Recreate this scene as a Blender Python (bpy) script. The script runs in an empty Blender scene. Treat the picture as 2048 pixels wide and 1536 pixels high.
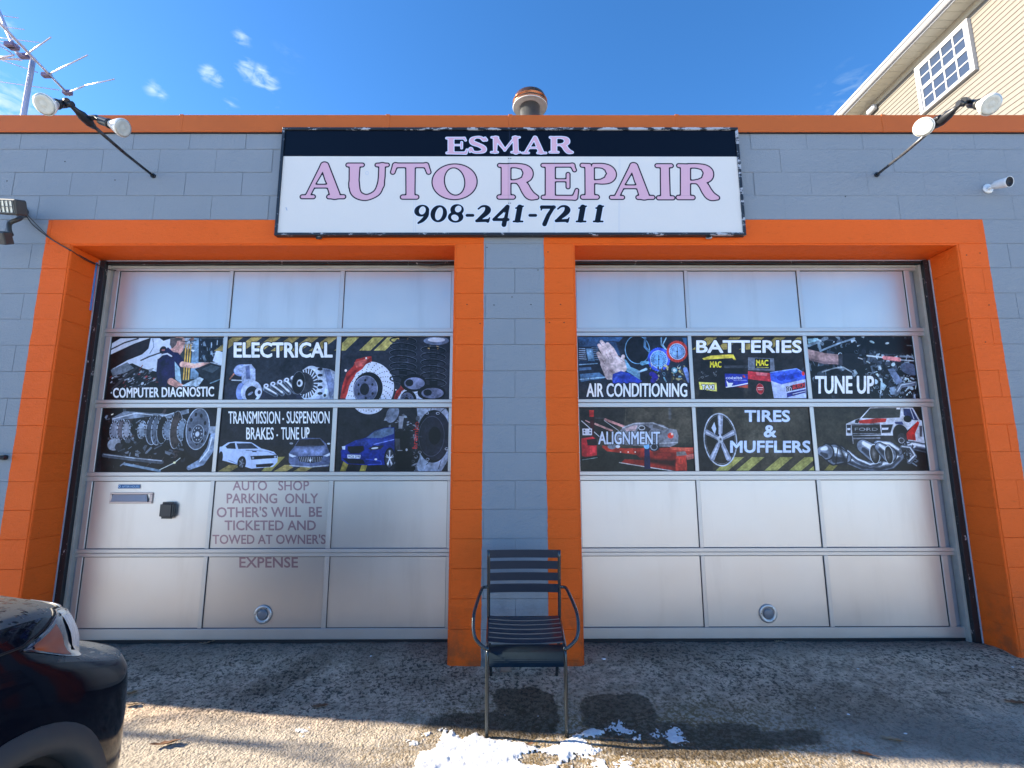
import bpy, bmesh, math, random
import numpy as np
from mathutils import Vector, Matrix, noise as mnoise

R = math.radians
sc = bpy.context.scene
C = sc.collection

# ------------------------------------------------------------------ camera
F, PITCH, YAW, ROLL = 990.0, R(9.046), R(0.153), R(-0.095)
CAMZ = 1.385
cam_d = bpy.data.cameras.new('camera')
cam_d.sensor_width = 36.0
cam_d.lens = F / 2048 * 36.0
cam_d.clip_start = 0.05
cam_d.clip_end = 1000
cam = bpy.data.objects.new('camera', cam_d)
C.objects.link(cam)
CAMROT = Matrix.Rotation(-YAW, 3, 'Z') @ Matrix.Rotation(PITCH + math.pi / 2, 3, 'X') @ Matrix.Rotation(ROLL, 3, 'Z')
cam.matrix_world = Matrix.Translation((0, 0, CAMZ)) @ CAMROT.to_4x4()
sc.camera = cam

# ------------------------------------------------------------------ world, sun, exposure
SUN_EL, SUN_OFF = 25.0, 6.6          # sun low on the left, a little behind the facade
SKY_STRENGTH, SUN_STRENGTH, EXPOSURE = 0.095, 4.1, 2.08
w = bpy.data.worlds.new('World')
sc.world = w
w.use_nodes = True
nt = w.node_tree
nt.nodes.clear()
wo = nt.nodes.new('ShaderNodeOutputWorld')
bg = nt.nodes.new('ShaderNodeBackground')
sky = nt.nodes.new('ShaderNodeTexSky')
sky.sky_type = 'NISHITA'
sky.sun_disc = False
sky.sun_elevation = R(SUN_EL)
sky.sun_rotation = R(-90 + SUN_OFF)
sky.altitude = 2500
sky.air_density = 0.9
sky.dust_density = 1.0
sky.ozone_density = 3.0
bg.inputs['Strength'].default_value = SKY_STRENGTH
hs = nt.nodes.new('ShaderNodeHueSaturation')
hs.inputs['Saturation'].default_value = 1.21
hs.inputs['Value'].default_value = 1.0
nt.links.new(sky.outputs[0], hs.inputs['Color'])
# wispy clouds: thin noise kept to a few soft regions of the sky
tc = nt.nodes.new('ShaderNodeTexCoord')


def wnode(kind, **kw):
    n = nt.nodes.new(kind)
    for k, v in kw.items():
        setattr(n, k, v)
    return n


def wmath(op, a, b=None):
    n = nt.nodes.new('ShaderNodeMath')
    n.operation = op
    for i, v in enumerate((a, b)):
        if v is None:
            continue
        if hasattr(v, 'is_output'):
            nt.links.new(v, n.inputs[i])
        else:
            n.inputs[i].default_value = v
    return n.outputs[0]


def ray(px, py):
    u, v = (px - 1024) / F, (768 - py) / F
    return (CAMROT @ Vector((u, v, -1.0)))


mp = wnode('ShaderNodeMapping')
mp.inputs['Rotation'].default_value = (0, R(-35), 0)
mp.inputs['Scale'].default_value = (7, 7, 22)
nt.links.new(tc.outputs['Generated'], mp.inputs['Vector'])
nz = wnode('ShaderNodeTexNoise')
nz.inputs['Scale'].default_value = 4.5
nz.inputs['Detail'].default_value = 7
nz.inputs['Roughness'].default_value = 0.6
nz.inputs['Distortion'].default_value = 0.6
nt.links.new(mp.outputs[0], nz.inputs['Vector'])
mask = None
for (px, py, rad, amp) in ((418, 146, 17, 1.0), (434, 158, 15, .9), (494, 140, 20, 1.1), (522, 154, 22, 1.2), (540, 168, 18, 1.0), (484, 74, 19, .6), (306, 176, 15, .8), (324, 190, 12, .6),
                           (462, 210, 15, .5), (556, 212, 11, .4), (1700, 195, 60, .25), (8, 215, 60, .8), (12, 45, 16, .5),
                           (575, 110, 30, .12)):
    d = ray(px, py).normalized()
    vm = wnode('ShaderNodeVectorMath', operation='DISTANCE')
    nt.links.new(tc.outputs['Generated'], vm.inputs[0])
    vm.inputs[1].default_value = d
    rr = rad / F * 0.85
    m = wmath('DIVIDE', vm.outputs['Value'], rr)
    m = wmath('SUBTRACT', 1.15, m)
    m = wmath('MULTIPLY', m, amp * 1.3)
    mx = nt.nodes.new('ShaderNodeClamp')
    nt.links.new(m, mx.inputs[0])
    m = mx.outputs[0]
    mask = m if mask is None else wmath('MAXIMUM', mask, m)
den = wmath('ADD', wmath('SUBTRACT', nz.outputs['Fac'], 0.54), wmath('MULTIPLY', mask, 0.20))
den = wmath('MULTIPLY', wmath('MULTIPLY', den, 5.0), mask)
cl = nt.nodes.new('ShaderNodeClamp')
nt.links.new(wmath('MULTIPLY', den, 0.62), cl.inputs[0])
mix = nt.nodes.new('ShaderNodeMix')
mix.data_type = 'RGBA'
nt.links.new(cl.outputs[0], mix.inputs['Factor'])
nt.links.new(hs.outputs[0], mix.inputs[6])
mix.inputs[7].default_value = (1.9, 2.5, 2.9, 1)
nt.links.new(mix.outputs[2], bg.inputs['Color'])
nt.links.new(bg.outputs[0], wo.inputs['Surface'])

sun_d = bpy.data.lights.new('sun', 'SUN')
sun_d.energy = SUN_STRENGTH
sun_d.angle = R(0.5)
sun_d.color = (1.0, 0.88, 0.69)
sun = bpy.data.objects.new('sun', sun_d)
C.objects.link(sun)
to_sun = Vector((-math.cos(R(SUN_EL)) * math.cos(R(SUN_OFF)), math.cos(R(SUN_EL)) * math.sin(R(SUN_OFF)), math.sin(R(SUN_EL))))
sun.rotation_euler = to_sun.to_track_quat('Z', 'Y').to_euler()
sun.location = (-10, 4, 12)

sc.view_settings.view_transform = 'Standard'
sc.view_settings.look = 'None'
sc.view_settings.gamma = 1
sc.view_settings.use_curve_mapping = False
sc.view_settings.exposure = EXPOSURE
sc.cycles.max_bounces = 8
sc.cycles.use_denoising = True

# ------------------------------------------------------------------ helpers


def at(px, py, Y):
    """point of the plane y = Y seen at photo pixel (px, py)"""
    d = ray(px, py)
    t = Y / d.y
    return Vector((d.x * t, Y, CAMZ + d.z * t))


def smooth(a, b, x):
    t = min(1, max(0, (x - a) / (b - a)))
    return t * t * (3 - 2 * t)


def ground_z(x, y):
    if y >= 3.67:
        z = 0.048 * smooth(3.60, 3.98, y)
    elif y >= 2.6:
        z = -0.12 * (3.67 - y)
    elif y > -5:
        z = -0.1284 - 0.05 * (2.6 - y)
    else:
        z = -0.5084
    z += 0.045 * smooth(0.9, 3.4, x) * smooth(2.2, 3.5, y) * (1 - smooth(3.75, 4.0, y))
    z += 0.02 * smooth(-0.9, -3.4, x) * smooth(2.8, 3.6, y) * (1 - smooth(3.75, 4.0, y))
    return z


def on_ground(px, py):
    d = ray(px, py)
    lo, hi = 0.5, 12.0
    for _ in range(50):
        m = (lo + hi) / 2
        p = d * m + Vector((0, 0, CAMZ))
        if p.z > ground_z(p.x, p.y):
            lo = m
        else:
            hi = m
    return d * lo + Vector((0, 0, CAMZ))


def link(o, parent=None):
    C.objects.link(o)
    if parent is not None:
        o.parent = parent
        if parent.location.length > 0:
            o.matrix_parent_inverse = Matrix.Translation(-parent.location)
    return o


def thing(name, label, cat, loc=(0, 0, 0), group=None):
    o = bpy.data.objects.new(name, None)
    o.empty_display_size = 0.1
    o.location = loc
    C.objects.link(o)
    o['label'] = label
    o['category'] = cat
    if group:
        o['group'] = group
    return o


def tag(o, label, cat, group=None):
    o['label'] = label
    o['category'] = cat
    if group:
        o['group'] = group
    return o


def obj(name, bm, mats, parent=None, smooth_sh=False, label=None):
    me = bpy.data.meshes.new(name)
    bm.normal_update()
    bm.to_mesh(me)
    bm.free()
    if not isinstance(mats, (list, tuple)):
        mats = [mats]
    for m in mats:
        me.materials.append(m)
    if smooth_sh:
        for p in me.polygons:
            p.use_smooth = True
    o = bpy.data.objects.new(name, me)
    link(o, parent)
    if label:
        o['label'] = label
    return o


def box(bm, x0, x1, y0, y1, z0, z1, bev=0.0, mi=0):
    vs = [bm.verts.new(p) for p in ((x0, y0, z0), (x1, y0, z0), (x1, y1, z0), (x0, y1, z0), (x0, y0, z1), (x1, y0, z1), (x1, y1, z1), (x0, y1, z1))]
    fs = [bm.faces.new([vs[i] for i in q]) for q in ((0, 3, 2, 1), (4, 5, 6, 7), (0, 1, 5, 4), (1, 2, 6, 5), (2, 3, 7, 6), (3, 0, 4, 7))]
    for f in fs:
        f.material_index = mi
    if bev > 0:
        es = set()
        for f in fs:
            es.update(f.edges)
        bmesh.ops.bevel(bm, geom=list(es), offset=bev, segments=1, affect='EDGES')
    return vs


def bx(*a, **k):
    bm = bmesh.new()
    box(bm, *a, **k)
    return bm


def tube(bm, pts, r, seg=10, caps=True, mi=0):
    """sweep a circle along pts; r is one radius or one per point"""
    pts = [Vector(p) for p in pts]
    rs = r if isinstance(r, (list, tuple)) else [r] * len(pts)
    rings = []
    up = None
    for i, p in enumerate(pts):
        if i == 0:
            t = pts[1] - pts[0]
        elif i == len(pts) - 1:
            t = pts[-1] - pts[-2]
        else:
            t = (pts[i + 1] - p).normalized() + (p - pts[i - 1]).normalized()
        t.normalize()
        if up is None:
            up = Vector((0, 0, 1)) if abs(t.z) < 0.9 else Vector((1, 0, 0))
        a = t.cross(up)
        a.normalize()
        up = a.cross(t)
        up.normalize()
        rings.append([bm.verts.new(p + (a * math.cos(2 * math.pi * k / seg) + up * math.sin(2 * math.pi * k / seg)) * rs[i]) for k in range(seg)])
    for A, B in zip(rings, rings[1:]):
        for k in range(seg):
            f = bm.faces.new((A[k], A[(k + 1) % seg], B[(k + 1) % seg], B[k]))
            f.smooth = True
            f.material_index = mi
    if caps:
        for rg, rev in ((rings[0], False), (rings[-1], True)):
            f = bm.faces.new(rg if rev else rg[::-1])
            f.material_index = mi
    return rings


def curve_pts(pts, n=6):
    """Catmull-Rom through pts"""
    pts = [Vector(p) for p in pts]
    P = [pts[0] * 2 - pts[1]] + pts + [pts[-1] * 2 - pts[-2]]
    out = []
    for i in range(1, len(P) - 2):
        for k in range(n):
            t = k / n
            a, b, c, d = P[i - 1], P[i], P[i + 1], P[i + 2]
            out.append(0.5 * ((2 * b) + (c - a) * t + (2 * a - 5 * b + 4 * c - d) * t * t + (3 * b - a - 3 * c + d) * t ** 3))
    out.append(pts[-1])
    return out


def lathe(bm, prof, origin, axis, seg=20, mi=0):
    """prof: (distance along axis, radius)"""
    axis = Vector(axis).normalized()
    up = Vector((0, 0, 1)) if abs(axis.z) < 0.9 else Vector((1, 0, 0))
    a = axis.cross(up).normalized()
    b = a.cross(axis).normalized()
    o = Vector(origin)
    rings = []
    for (s, r) in prof:
        rings.append([bm.verts.new(o + axis * s + (a * math.cos(2 * math.pi * k / seg) + b * math.sin(2 * math.pi * k / seg)) * max(r, 1e-4)) for k in range(seg)])
    for A, B in zip(rings, rings[1:]):
        for k in range(seg):
            f = bm.faces.new((A[k], A[(k + 1) % seg], B[(k + 1) % seg], B[k]))
            f.smooth = True
            f.material_index = mi
    for rg, rev in ((rings[0], False), (rings[-1], True)):
        f = bm.faces.new(rg if rev else rg[::-1])
        f.material_index = mi


# ------------------------------------------------------------------ materials
class NT:
    """small node-tree writer"""

    def __init__(self, name):
        self.m = bpy.data.materials.new(name)
        self.m.use_nodes = True
        self.t = self.m.node_tree
        self.b = self.t.nodes['Principled BSDF']

    def n(self, kind, **kw):
        nd = self.t.nodes.new(kind)
        for k, v in kw.items():
            setattr(nd, k, v)
        return nd

    def lk(self, a, b):
        if hasattr(a, 'is_output'):
            self.t.links.new(a, b)
        else:
            b.default_value = a

    def math(self, op, a, b=None, clamp=False):
        nd = self.n('ShaderNodeMath', operation=op)
        nd.use_clamp = clamp
        self.lk(a, nd.inputs[0])
        if b is not None:
            self.lk(b, nd.inputs[1])
        return nd.outputs[0]

    def sstep(self, v, a, b):
        nd = self.n('ShaderNodeMapRange', interpolation_type='SMOOTHSTEP')
        self.lk(v, nd.inputs[0])
        nd.inputs[1].default_value = a
        nd.inputs[2].default_value = b
        return nd.outputs[0]

    def pos(self):
        return self.n('ShaderNodeNewGeometry').outputs['Position']

    def noise(self, vec, scale, detail=4, rough=0.55, dist=0.0):
        nd = self.n('ShaderNodeTexNoise')
        self.t.links.new(vec, nd.inputs['Vector'])
        nd.inputs['Scale'].default_value = scale
        nd.inputs['Detail'].default_value = detail
        nd.inputs['Roughness'].default_value = rough
        nd.inputs['Distortion'].default_value = dist
        return nd.outputs['Fac']

    def scale(self, vec, s):
        nd = self.n('ShaderNodeMapping')
        self.t.links.new(vec, nd.inputs['Vector'])
        nd.inputs['Scale'].default_value = s
        return nd.outputs[0]

    def mix(self, f, a, b):
        nd = self.n('ShaderNodeMix', data_type='RGBA')
        self.lk(f, nd.inputs['Factor'])
        for v, i in ((a, 6), (b, 7)):
            if isinstance(v, (tuple, list)):
                v = (*v[:3], 1)
            self.lk(v, nd.inputs[i])
        return nd.outputs[2]

    def bump(self, h, strength, dist):
        nd = self.n('ShaderNodeBump')
        self.t.links.new(h, nd.inputs['Height'])
        nd.inputs['Strength'].default_value = strength
        nd.inputs['Distance'].default_value = dist
        self.t.links.new(nd.outputs[0], self.b.inputs['Normal'])
        return nd

    def set(self, **kw):
        for k, v in kw.items():
            k = {'base': 'Base Color', 'rough': 'Roughness', 'metal': 'Metallic', 'coat': 'Coat Weight', 'coatr': 'Coat Roughness',
                 'spec': 'Specular IOR Level', 'trans': 'Transmission Weight', 'sss': 'Subsurface Weight'}[k]
            if isinstance(v, (tuple, list)):
                v = (*v[:3], 1)
            self.lk(v, self.b.inputs[k])


def simple(name, col, rough=0.5, metal=0.0, var=0.12, nscale=12, bump=0.0, bscale=80, coat=0.0, spec=0.5):
    """colour with slight mottling, roughness variation and fine relief"""
    m = NT(name)
    p = m.pos()
    nz_ = m.noise(p, nscale, 5, 0.6)
    dark = tuple(c * (1 - var) for c in col)
    lite = tuple(min(1, c * (1 + var)) for c in col)
    m.set(base=m.mix(nz_, dark, lite), metal=metal, coat=coat, spec=spec)
    m.set(rough=m.math('ADD', m.math('MULTIPLY', nz_, 0.16), rough - 0.08))
    if bump:
        m.bump(m.noise(p, bscale, 4, 0.6), 0.6, bump)
    return m.m


def masonry_mat(name, kind):
    """masonry paint: blue-grey, with orange bands round the openings; kind 'wall' uses the painted layout, 'orange' is all orange"""
    m = NT(name)
    p = m.pos()
    sep = m.n('ShaderNodeSeparateXYZ')
    m.t.links.new(p, sep.inputs[0])
    big = m.noise(p, 1.3, 4, 0.6)
    fine = m.noise(m.scale(p, (1, 1, 3)), 22, 6, 0.65)
    blue = m.mix(big, (0.225, 0.255, 0.285), (0.262, 0.295, 0.328))
    orange = m.mix(big, (0.74, 0.106, 0.010), (0.83, 0.134, 0.016))
    orange = m.mix(m.math('MULTIPLY', m.sstep(fine, 0.55, 0.8), 0.35), orange, (0.42, 0.085, 0.02))
    scf = m.noise(m.scale(p, (1, 1, .45)), 11, 6, .75)
    orange = m.mix(m.math('MULTIPLY', m.sstep(scf, .66, .74), .45), orange, (.34, .07, .015))
    orange = m.mix(m.math('MULTIPLY', m.sstep(scf, .30, .24), .4), orange, (.86, .27, .08))
    blue = m.mix(m.math('MULTIPLY', m.sstep(scf, .67, .74), .3), blue, (.13, .15, .17))
    # scuffs and grime towards the ground
    gr = m.noise(p, 5, 6, 0.7)
    low = m.sstep(sep.outputs['Z'], 0.7, -0.1)
    grime = m.math('MULTIPLY', m.math('MULTIPLY', m.sstep(gr, 0.42, 0.66), low), 0.6)
    if kind == 'wall':
        wob = m.math('MULTIPLY', m.math('SUBTRACT', m.noise(p, 6, 5, 0.7), 0.5), 0.022)
        x = m.math('ADD', sep.outputs['X'], wob)
        z = m.math('ADD', sep.outputs['Z'], wob)
        f = m.math('MULTIPLY', m.math('GREATER_THAN', x, -3.649), m.math('LESS_THAN', x, 3.748))
        f = m.math('MULTIPLY', f, m.math('LESS_THAN', z, 3.287))
        cen = m.math('MULTIPLY', m.math('GREATER_THAN', x, -0.208), m.math('LESS_THAN', x, 0.262))
        f = m.math('MULTIPLY', f, m.math('SUBTRACT', 1.0, cen))
        col = m.mix(f, blue, orange)
    else:
        col = orange
    m.set(base=m.mix(grime, col, (0.10, 0.06, 0.035)))
    m.set(rough=m.math('ADD', 0.42, m.math('MULTIPLY', fine, 0.25)), spec=0.16)
    vor = m.noise(p, 95, 3, 0.7)
    h = m.math('ADD', m.math('MULTIPLY', vor, 0.7), m.math('MULTIPLY', fine, 0.8))
    m.bump(h, 0.8, 0.006)
    return m.m


MW = masonry_mat('painted_masonry', 'wall')
MO = masonry_mat('orange_masonry', 'orange')
ALU = simple('satin_aluminium', (0.50, 0.485, 0.475), 0.38, 0.7, 0.08, 5, 0.0006, 260)
ALU_DK = simple('worn_aluminium', (0.36, 0.37, 0.42), 0.4, 0.6, 0.15, 9)
CREAM = simple('aged_cream_trim', (0.33, 0.31, 0.27), 0.6, 0, 0.25, 9, 0.001, 60)
GREYW = simple('weathered_wood_trim', (0.33, 0.36, 0.42), 0.7, 0, 0.3, 14, 0.001, 60)
FLASH = simple('coping_metal', (0.50, 0.115, 0.022), 0.5, 0.0, 0.1, 2.5, 0.0008, 7, spec=.25)
TAPE = simple('blue_tape', (0.06, 0.22, 0.55), 0.6)
BLACKP = simple('black_plastic', (0.018, 0.02, 0.024), 0.35, 0, 0.2, 30)
DARKH = simple('dark_gap', (0.008, 0.008, 0.010), 0.7)
ROOFM = simple('roof_felt', (0.06, 0.06, 0.065), 0.9)


def seal_mat():
    m = NT('chipped_black_seal')
    p = m.pos()
    n1 = m.noise(m.scale(p, (1.0, 1.0, 0.5)), 26, 6, 0.75)
    m.set(base=m.mix(m.sstep(n1, 0.63, 0.66), (0.012, 0.014, 0.018), (0.42, 0.40, 0.40)), rough=0.45)
    m.bump(n1, 0.5, 0.004)
    return m.m


SEAL = seal_mat()


def chipped_frame():
    m = NT('chipped_sign_frame')
    p = m.pos()
    sep = m.n('ShaderNodeSeparateXYZ')
    m.t.links.new(p, sep.inputs[0])
    n1 = m.noise(m.scale(p, (0.55, 1, 1.3)), 15, 7, 0.72)
    bias = m.math('ADD', m.math('MULTIPLY', m.sstep(sep.outputs['X'], -1.2, 1.9), 0.06), n1)
    bias = m.math('ADD', bias, m.math('MULTIPLY', m.sstep(sep.outputs['Z'], 3.9, 3.95), 0.05))
    m.set(base=m.mix(m.sstep(bias, 0.585, 0.635), (0.012, 0.016, 0.022), (0.40, 0.42, 0.46)), rough=0.4)
    m.bump(n1, 0.4, 0.003)
    return m.m


SIGNF = chipped_frame()


# ------------------------------------------------------------------ flat print: small raster painter
class Canvas:
    def __init__(self, W, H, col, mapping):
        self.W, self.H, self.map = W, H, mapping
        self.a = np.ones((H, W, 3), np.float32) * np.array(col, np.float32) / 255

    def tp(self, pts):
        return np.array([self.map(*p) for p in pts], float)

    def win(self, P, pad):
        x0 = max(0, int(P[:, 0].min() - pad)); x1 = min(self.W, int(P[:, 0].max() + pad) + 2)
        y0 = max(0, int(P[:, 1].min() - pad)); y1 = min(self.H, int(P[:, 1].max() + pad) + 2)
        if x1 <= x0 or y1 <= y0:
            return None
        X, Y = np.meshgrid(np.arange(x0, x1) + .5, np.arange(y0, y1) + .5)
        return x0, x1, y0, y1, X, Y

    def put(self, wdw, al, col):
        x0, x1, y0, y1 = wdw[:4]
        col = np.array(col, np.float32) / 255
        al = np.clip(al, 0, 1)[..., None]
        self.a[y0:y1, x0:x1] = self.a[y0:y1, x0:x1] * (1 - al) + col * al

    @staticmethod
    def sd_poly(P, X, Y):
        d = np.full(X.shape, 1e9)
        s = np.ones(X.shape)
        n = len(P)
        for i in range(n):
            ax, ay = P[i]
            bx_, by_ = P[i - 1]
            ex, ey = bx_ - ax, by_ - ay
            wx, wy = X - ax, Y - ay
            t = np.clip((wx * ex + wy * ey) / (ex * ex + ey * ey + 1e-9), 0, 1)
            d = np.minimum(d, (wx - ex * t) ** 2 + (wy - ey * t) ** 2)
            c1, c2, c3 = Y >= ay, Y < by_, ex * wy > ey * wx
            s = np.where((c1 & c2 & c3) | (~c1 & ~c2 & ~c3), -s, s)
        return s * np.sqrt(d)

    @staticmethod
    def sd_stroke(P, rs, X, Y):
        d = np.full(X.shape, 1e9)
        for i in range(len(P) - 1):
            ax, ay = P[i]
            ex, ey = P[i + 1][0] - ax, P[i + 1][1] - ay
            wx, wy = X - ax, Y - ay
            t = np.clip((wx * ex + wy * ey) / (ex * ex + ey * ey + 1e-9), 0, 1)
            d = np.minimum(d, np.hypot(wx - ex * t, wy - ey * t) - (rs[i] + (rs[i + 1] - rs[i]) * t))
        return d

    @staticmethod
    def sd_ell(c, rx, ry, rot, X, Y):
        ca, sa = math.cos(rot), math.sin(rot)
        x = (X - c[0]) * ca + (Y - c[1]) * sa
        y = -(X - c[0]) * sa + (Y - c[1]) * ca
        k = np.sqrt((x / rx) ** 2 + (y / ry) ** 2)
        k2 = np.sqrt((x / rx ** 2) ** 2 + (y / ry ** 2) ** 2) + 1e-9
        return k * (k - 1) / k2

    def poly(self, pts, col, a=1.0, soft=0.7):
        P = self.tp(pts)
        wd = self.win(P, soft + 1)
        if wd:
            self.put(wd, a * (0.5 - self.sd_poly(P, wd[4], wd[5]) / (2 * soft)), col)

    def stroke(self, pts, r, col, a=1.0, soft=0.7):
        P = self.tp(pts)
        rs = [v * self.s for v in (r if isinstance(r, (list, tuple)) else [r] * len(pts))]
        wd = self.win(P, max(rs) + soft + 1)
        if wd:
            self.put(wd, a * (0.5 - self.sd_stroke(P, rs, wd[4], wd[5]) / (2 * soft)), col)

    def ell(self, cx, cy, rx, ry, col, rot=0.0, ring=None, a=1.0, soft=0.7):
        c = self.tp([(cx, cy)])[0]
        rx, ry = rx * self.s, ry * self.s
        wd = self.win(np.array([[c[0] - max(rx, ry), c[1] - max(rx, ry)], [c[0] + max(rx, ry), c[1] + max(rx, ry)]]), soft + 3)
        if wd:
            d = self.sd_ell(c, rx, ry, rot, wd[4], wd[5])
            if ring:
                d = np.abs(d + ring * self.s / 2) - ring * self.s / 2
            self.put(wd, a * (0.5 - d / (2 * soft)), col)

    def pipe(self, pts, r, a=1.0):
        """chromed tube"""
        rr = r if isinstance(r, (list, tuple)) else [r] * len(pts)
        self.stroke(pts, rr, (34, 37, 44), a)
        self.stroke(pts, [v * .86 for v in rr], (120, 130, 148), a, 2)
        self.stroke([(x, y + .45 * v) for (x, y), v in zip(pts, rr)], [v * .3 for v in rr], (52, 57, 68), a * .9, 3)
        self.stroke([(x, y - .42 * v) for (x, y), v in zip(pts, rr)], [v * .26 for v in rr], (232, 238, 248), a * .95, 2.5)

    def clutter(self, rng, x0, x1, y0, y1, n, pal, smin, smax, rot=None):
        for _ in range(n):
            x, y = rng.uniform(x0, x1), rng.uniform(y0, y1)
            s = rng.uniform(smin, smax)
            a = rng.uniform(0, 6.28) if rot is None else rot + rng.uniform(-.5, .5)
            col = rng.choice(pal)
            k = rng.random()
            if k < .45:
                self.stroke([(x, y), (x + s * math.cos(a), y + s * math.sin(a))], s * rng.uniform(.06, .16), col, rng.uniform(.5, 1))
            elif k < .75:
                self.ell(x, y, s * .35, s * .28, col, a, ring=None if rng.random() < .5 else s * .1, a=rng.uniform(.5, 1))
            else:
                self.poly([(x, y), (x + s * math.cos(a), y + s * math.sin(a)), (x + s * math.cos(a + .6) * .9, y + s * math.sin(a + .6) * .9), (x + s * .4 * math.cos(a + 1.3), y + s * .4 * math.sin(a + 1.3))], col, rng.uniform(.4, .95))

    def speckle(self, rng, amt):
        n = np.random.RandomState(rng.randint(0, 9999)).rand(self.H, self.W, 1).astype(np.float32) - .5
        self.a = np.clip(self.a + n * amt, 0, 1)

    def text(self, s, x0, y0, x1, y1, col, bold=0.0, outline=None, ow=0.0, spacing=1.0, dy=0.0, shear=0.0, a=1.0, rot=0.0):
        """lettering filled into the rectangle (x0,y0)-(x1,y1); dy raises the right end"""
        cu = bpy.data.curves.new('tmp', 'FONT')
        cu.body = s
        cu.space_character = spacing
        cu.resolution_u = 3
        o = bpy.data.objects.new('tmp', cu)
        C.objects.link(o)
        bpy.context.view_layer.update()
        me = o.to_mesh()
        V = np.array([v.co[:2] for v in me.vertices])
        me.calc_loop_triangles()
        T = [tuple(t.vertices) for t in me.loop_triangles]
        o.to_mesh_clear()
        bpy.data.objects.remove(o)
        bpy.data.curves.remove(cu)
        mn, mx_ = V.min(0), V.max(0)
        U = (V - mn) / (mx_ - mn)
        px = x0 + U[:, 0] * (x1 - x0) + shear * U[:, 1] * (y1 - y0)
        py = y1 - U[:, 1] * (y1 - y0) - dy * U[:, 0]
        if rot:
            cx, cy = (x0 + x1) / 2, (y0 + y1) / 2
            ca, sa = math.cos(rot), math.sin(rot)
            px, py = cx + (px - cx) * ca - (py - cy) * sa, cy + (px - cx) * sa + (py - cy) * ca
        P = self.tp(list(zip(px, py)))
        wd = self.win(P, 4 + ow * self.s)
        if not wd:
            return
        S = 3
        x0_, x1_, y0_, y1_ = wd[:4]
        Hh, Ww = (y1_ - y0_) * S, (x1_ - x0_) * S
        mk = np.zeros((Hh, Ww), bool)
        Q = (P - np.array([x0_, y0_])) * S
        for t in T:
            q = Q[list(t)]
            ax, ay = np.floor(q.min(0)).astype(int)
            bx_, by_ = np.ceil(q.max(0)).astype(int) + 1
            ax, ay, bx_, by_ = max(ax, 0), max(ay, 0), min(bx_, Ww), min(by_, Hh)
            if bx_ <= ax or by_ <= ay:
                continue
            X, Y = np.meshgrid(np.arange(ax, bx_) + .5, np.arange(ay, by_) + .5)
            e = []
            for i in range(3):
                p, r_ = q[i], q[(i + 1) % 3]
                e.append((r_[0] - p[0]) * (Y - p[1]) - (r_[1] - p[1]) * (X - p[0]))
            ins = ((e[0] >= -.3) & (e[1] >= -.3) & (e[2] >= -.3)) | ((e[0] <= .3) & (e[1] <= .3) & (e[2] <= .3))
            mk[ay:by_, ax:bx_] |= ins
        br = bold * abs(y1 - y0) * self.s * S * 0.85
        if br > .6:
            kb = int(math.ceil(br))
            g0 = mk.copy()
            for dx_ in range(-kb, kb + 1):
                for dy_ in range(-kb, kb + 1):
                    if dx_ * dx_ + dy_ * dy_ <= br * br:
                        g0 |= np.roll(np.roll(mk, dx_, 1), dy_, 0)
            mk = g0

        def down(m):
            return m.reshape(Hh // S, S, Ww // S, S).mean((1, 3))
        if outline is not None and ow > 0:
            k = max(1, int(round(ow * self.s * S)))
            g = mk.copy()
            for dx_ in range(-k, k + 1):
                for dy_ in range(-k, k + 1):
                    if dx_ * dx_ + dy_ * dy_ <= k * k and (dx_ % 2 == 0 or k < 4):
                        g |= np.roll(np.roll(mk, dx_, 1), dy_, 0)
            self.put(wd, down(g) * a, outline)
        self.put(wd, down(mk) * a, col)

    def tone(self, seed, a1, a2):
        rs_ = np.random.RandomState(seed)

        def field(n):
            g = rs_.rand(self.H // n + 3, self.W // n + 3).astype(np.float32)
            yi, xi = np.arange(self.H) / n, np.arange(self.W) / n
            y0, x0 = yi.astype(int), xi.astype(int)
            fy, fx = (yi - y0)[:, None], (xi - x0)[None, :]
            fy, fx = fy * fy * (3 - 2 * fy), fx * fx * (3 - 2 * fx)
            return g[y0][:, x0] * (1 - fy) * (1 - fx) + g[y0 + 1][:, x0] * fy * (1 - fx) + g[y0][:, x0 + 1] * (1 - fy) * fx + g[y0 + 1][:, x0 + 1] * fy * fx
        f = 1 + (field(46) - .5) * a1 + (field(17) - .5) * a1 * .8 + (field(7) - .5) * a2
        lum = self.a.mean(2)
        k = np.where(lum > .8, .25, 1.0)
        self.a = np.clip(self.a * (1 + (f - 1) * k)[..., None], 0, 1)
        self.a = np.clip((self.a - .05) * 1.10, 0, 1)

    def image(self, name):
        im = bpy.data.images.new(name, self.W, self.H)
        px = np.ones((self.H, self.W, 4), np.float32)
        px[..., :3] = self.a[::-1]
        im.pixels.foreach_set(px.ravel())
        im.update()
        im.pack()
        return im


def plane_canvas(X0, X1, Z0, Z1, Y, dens, col):
    W, H = int((X1 - X0) * dens), int((Z1 - Z0) * dens)

    def m(px, py):
        p = at(px, py, Y)
        return ((p.x - X0) * dens, (Z1 - p.z) * dens)
    return Canvas(W, H, col, m)


def with_crop(cv, ox, oy, k):
    """draw in coordinates of a magnified view of the photograph (origin ox,oy, k times)"""
    base = cv.map0 if hasattr(cv, 'map0') else cv.map
    cv.map0 = base
    cv.map = lambda x, y: base(ox + x / k, oy + y / k)
    a, b = base(ox, oy), base(ox + 100, oy)
    cv.s = math.hypot(b[0] - a[0], b[1] - a[1]) / 100 / k


WHITE = (232, 236, 242)
BLK = (22, 24, 30)


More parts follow.
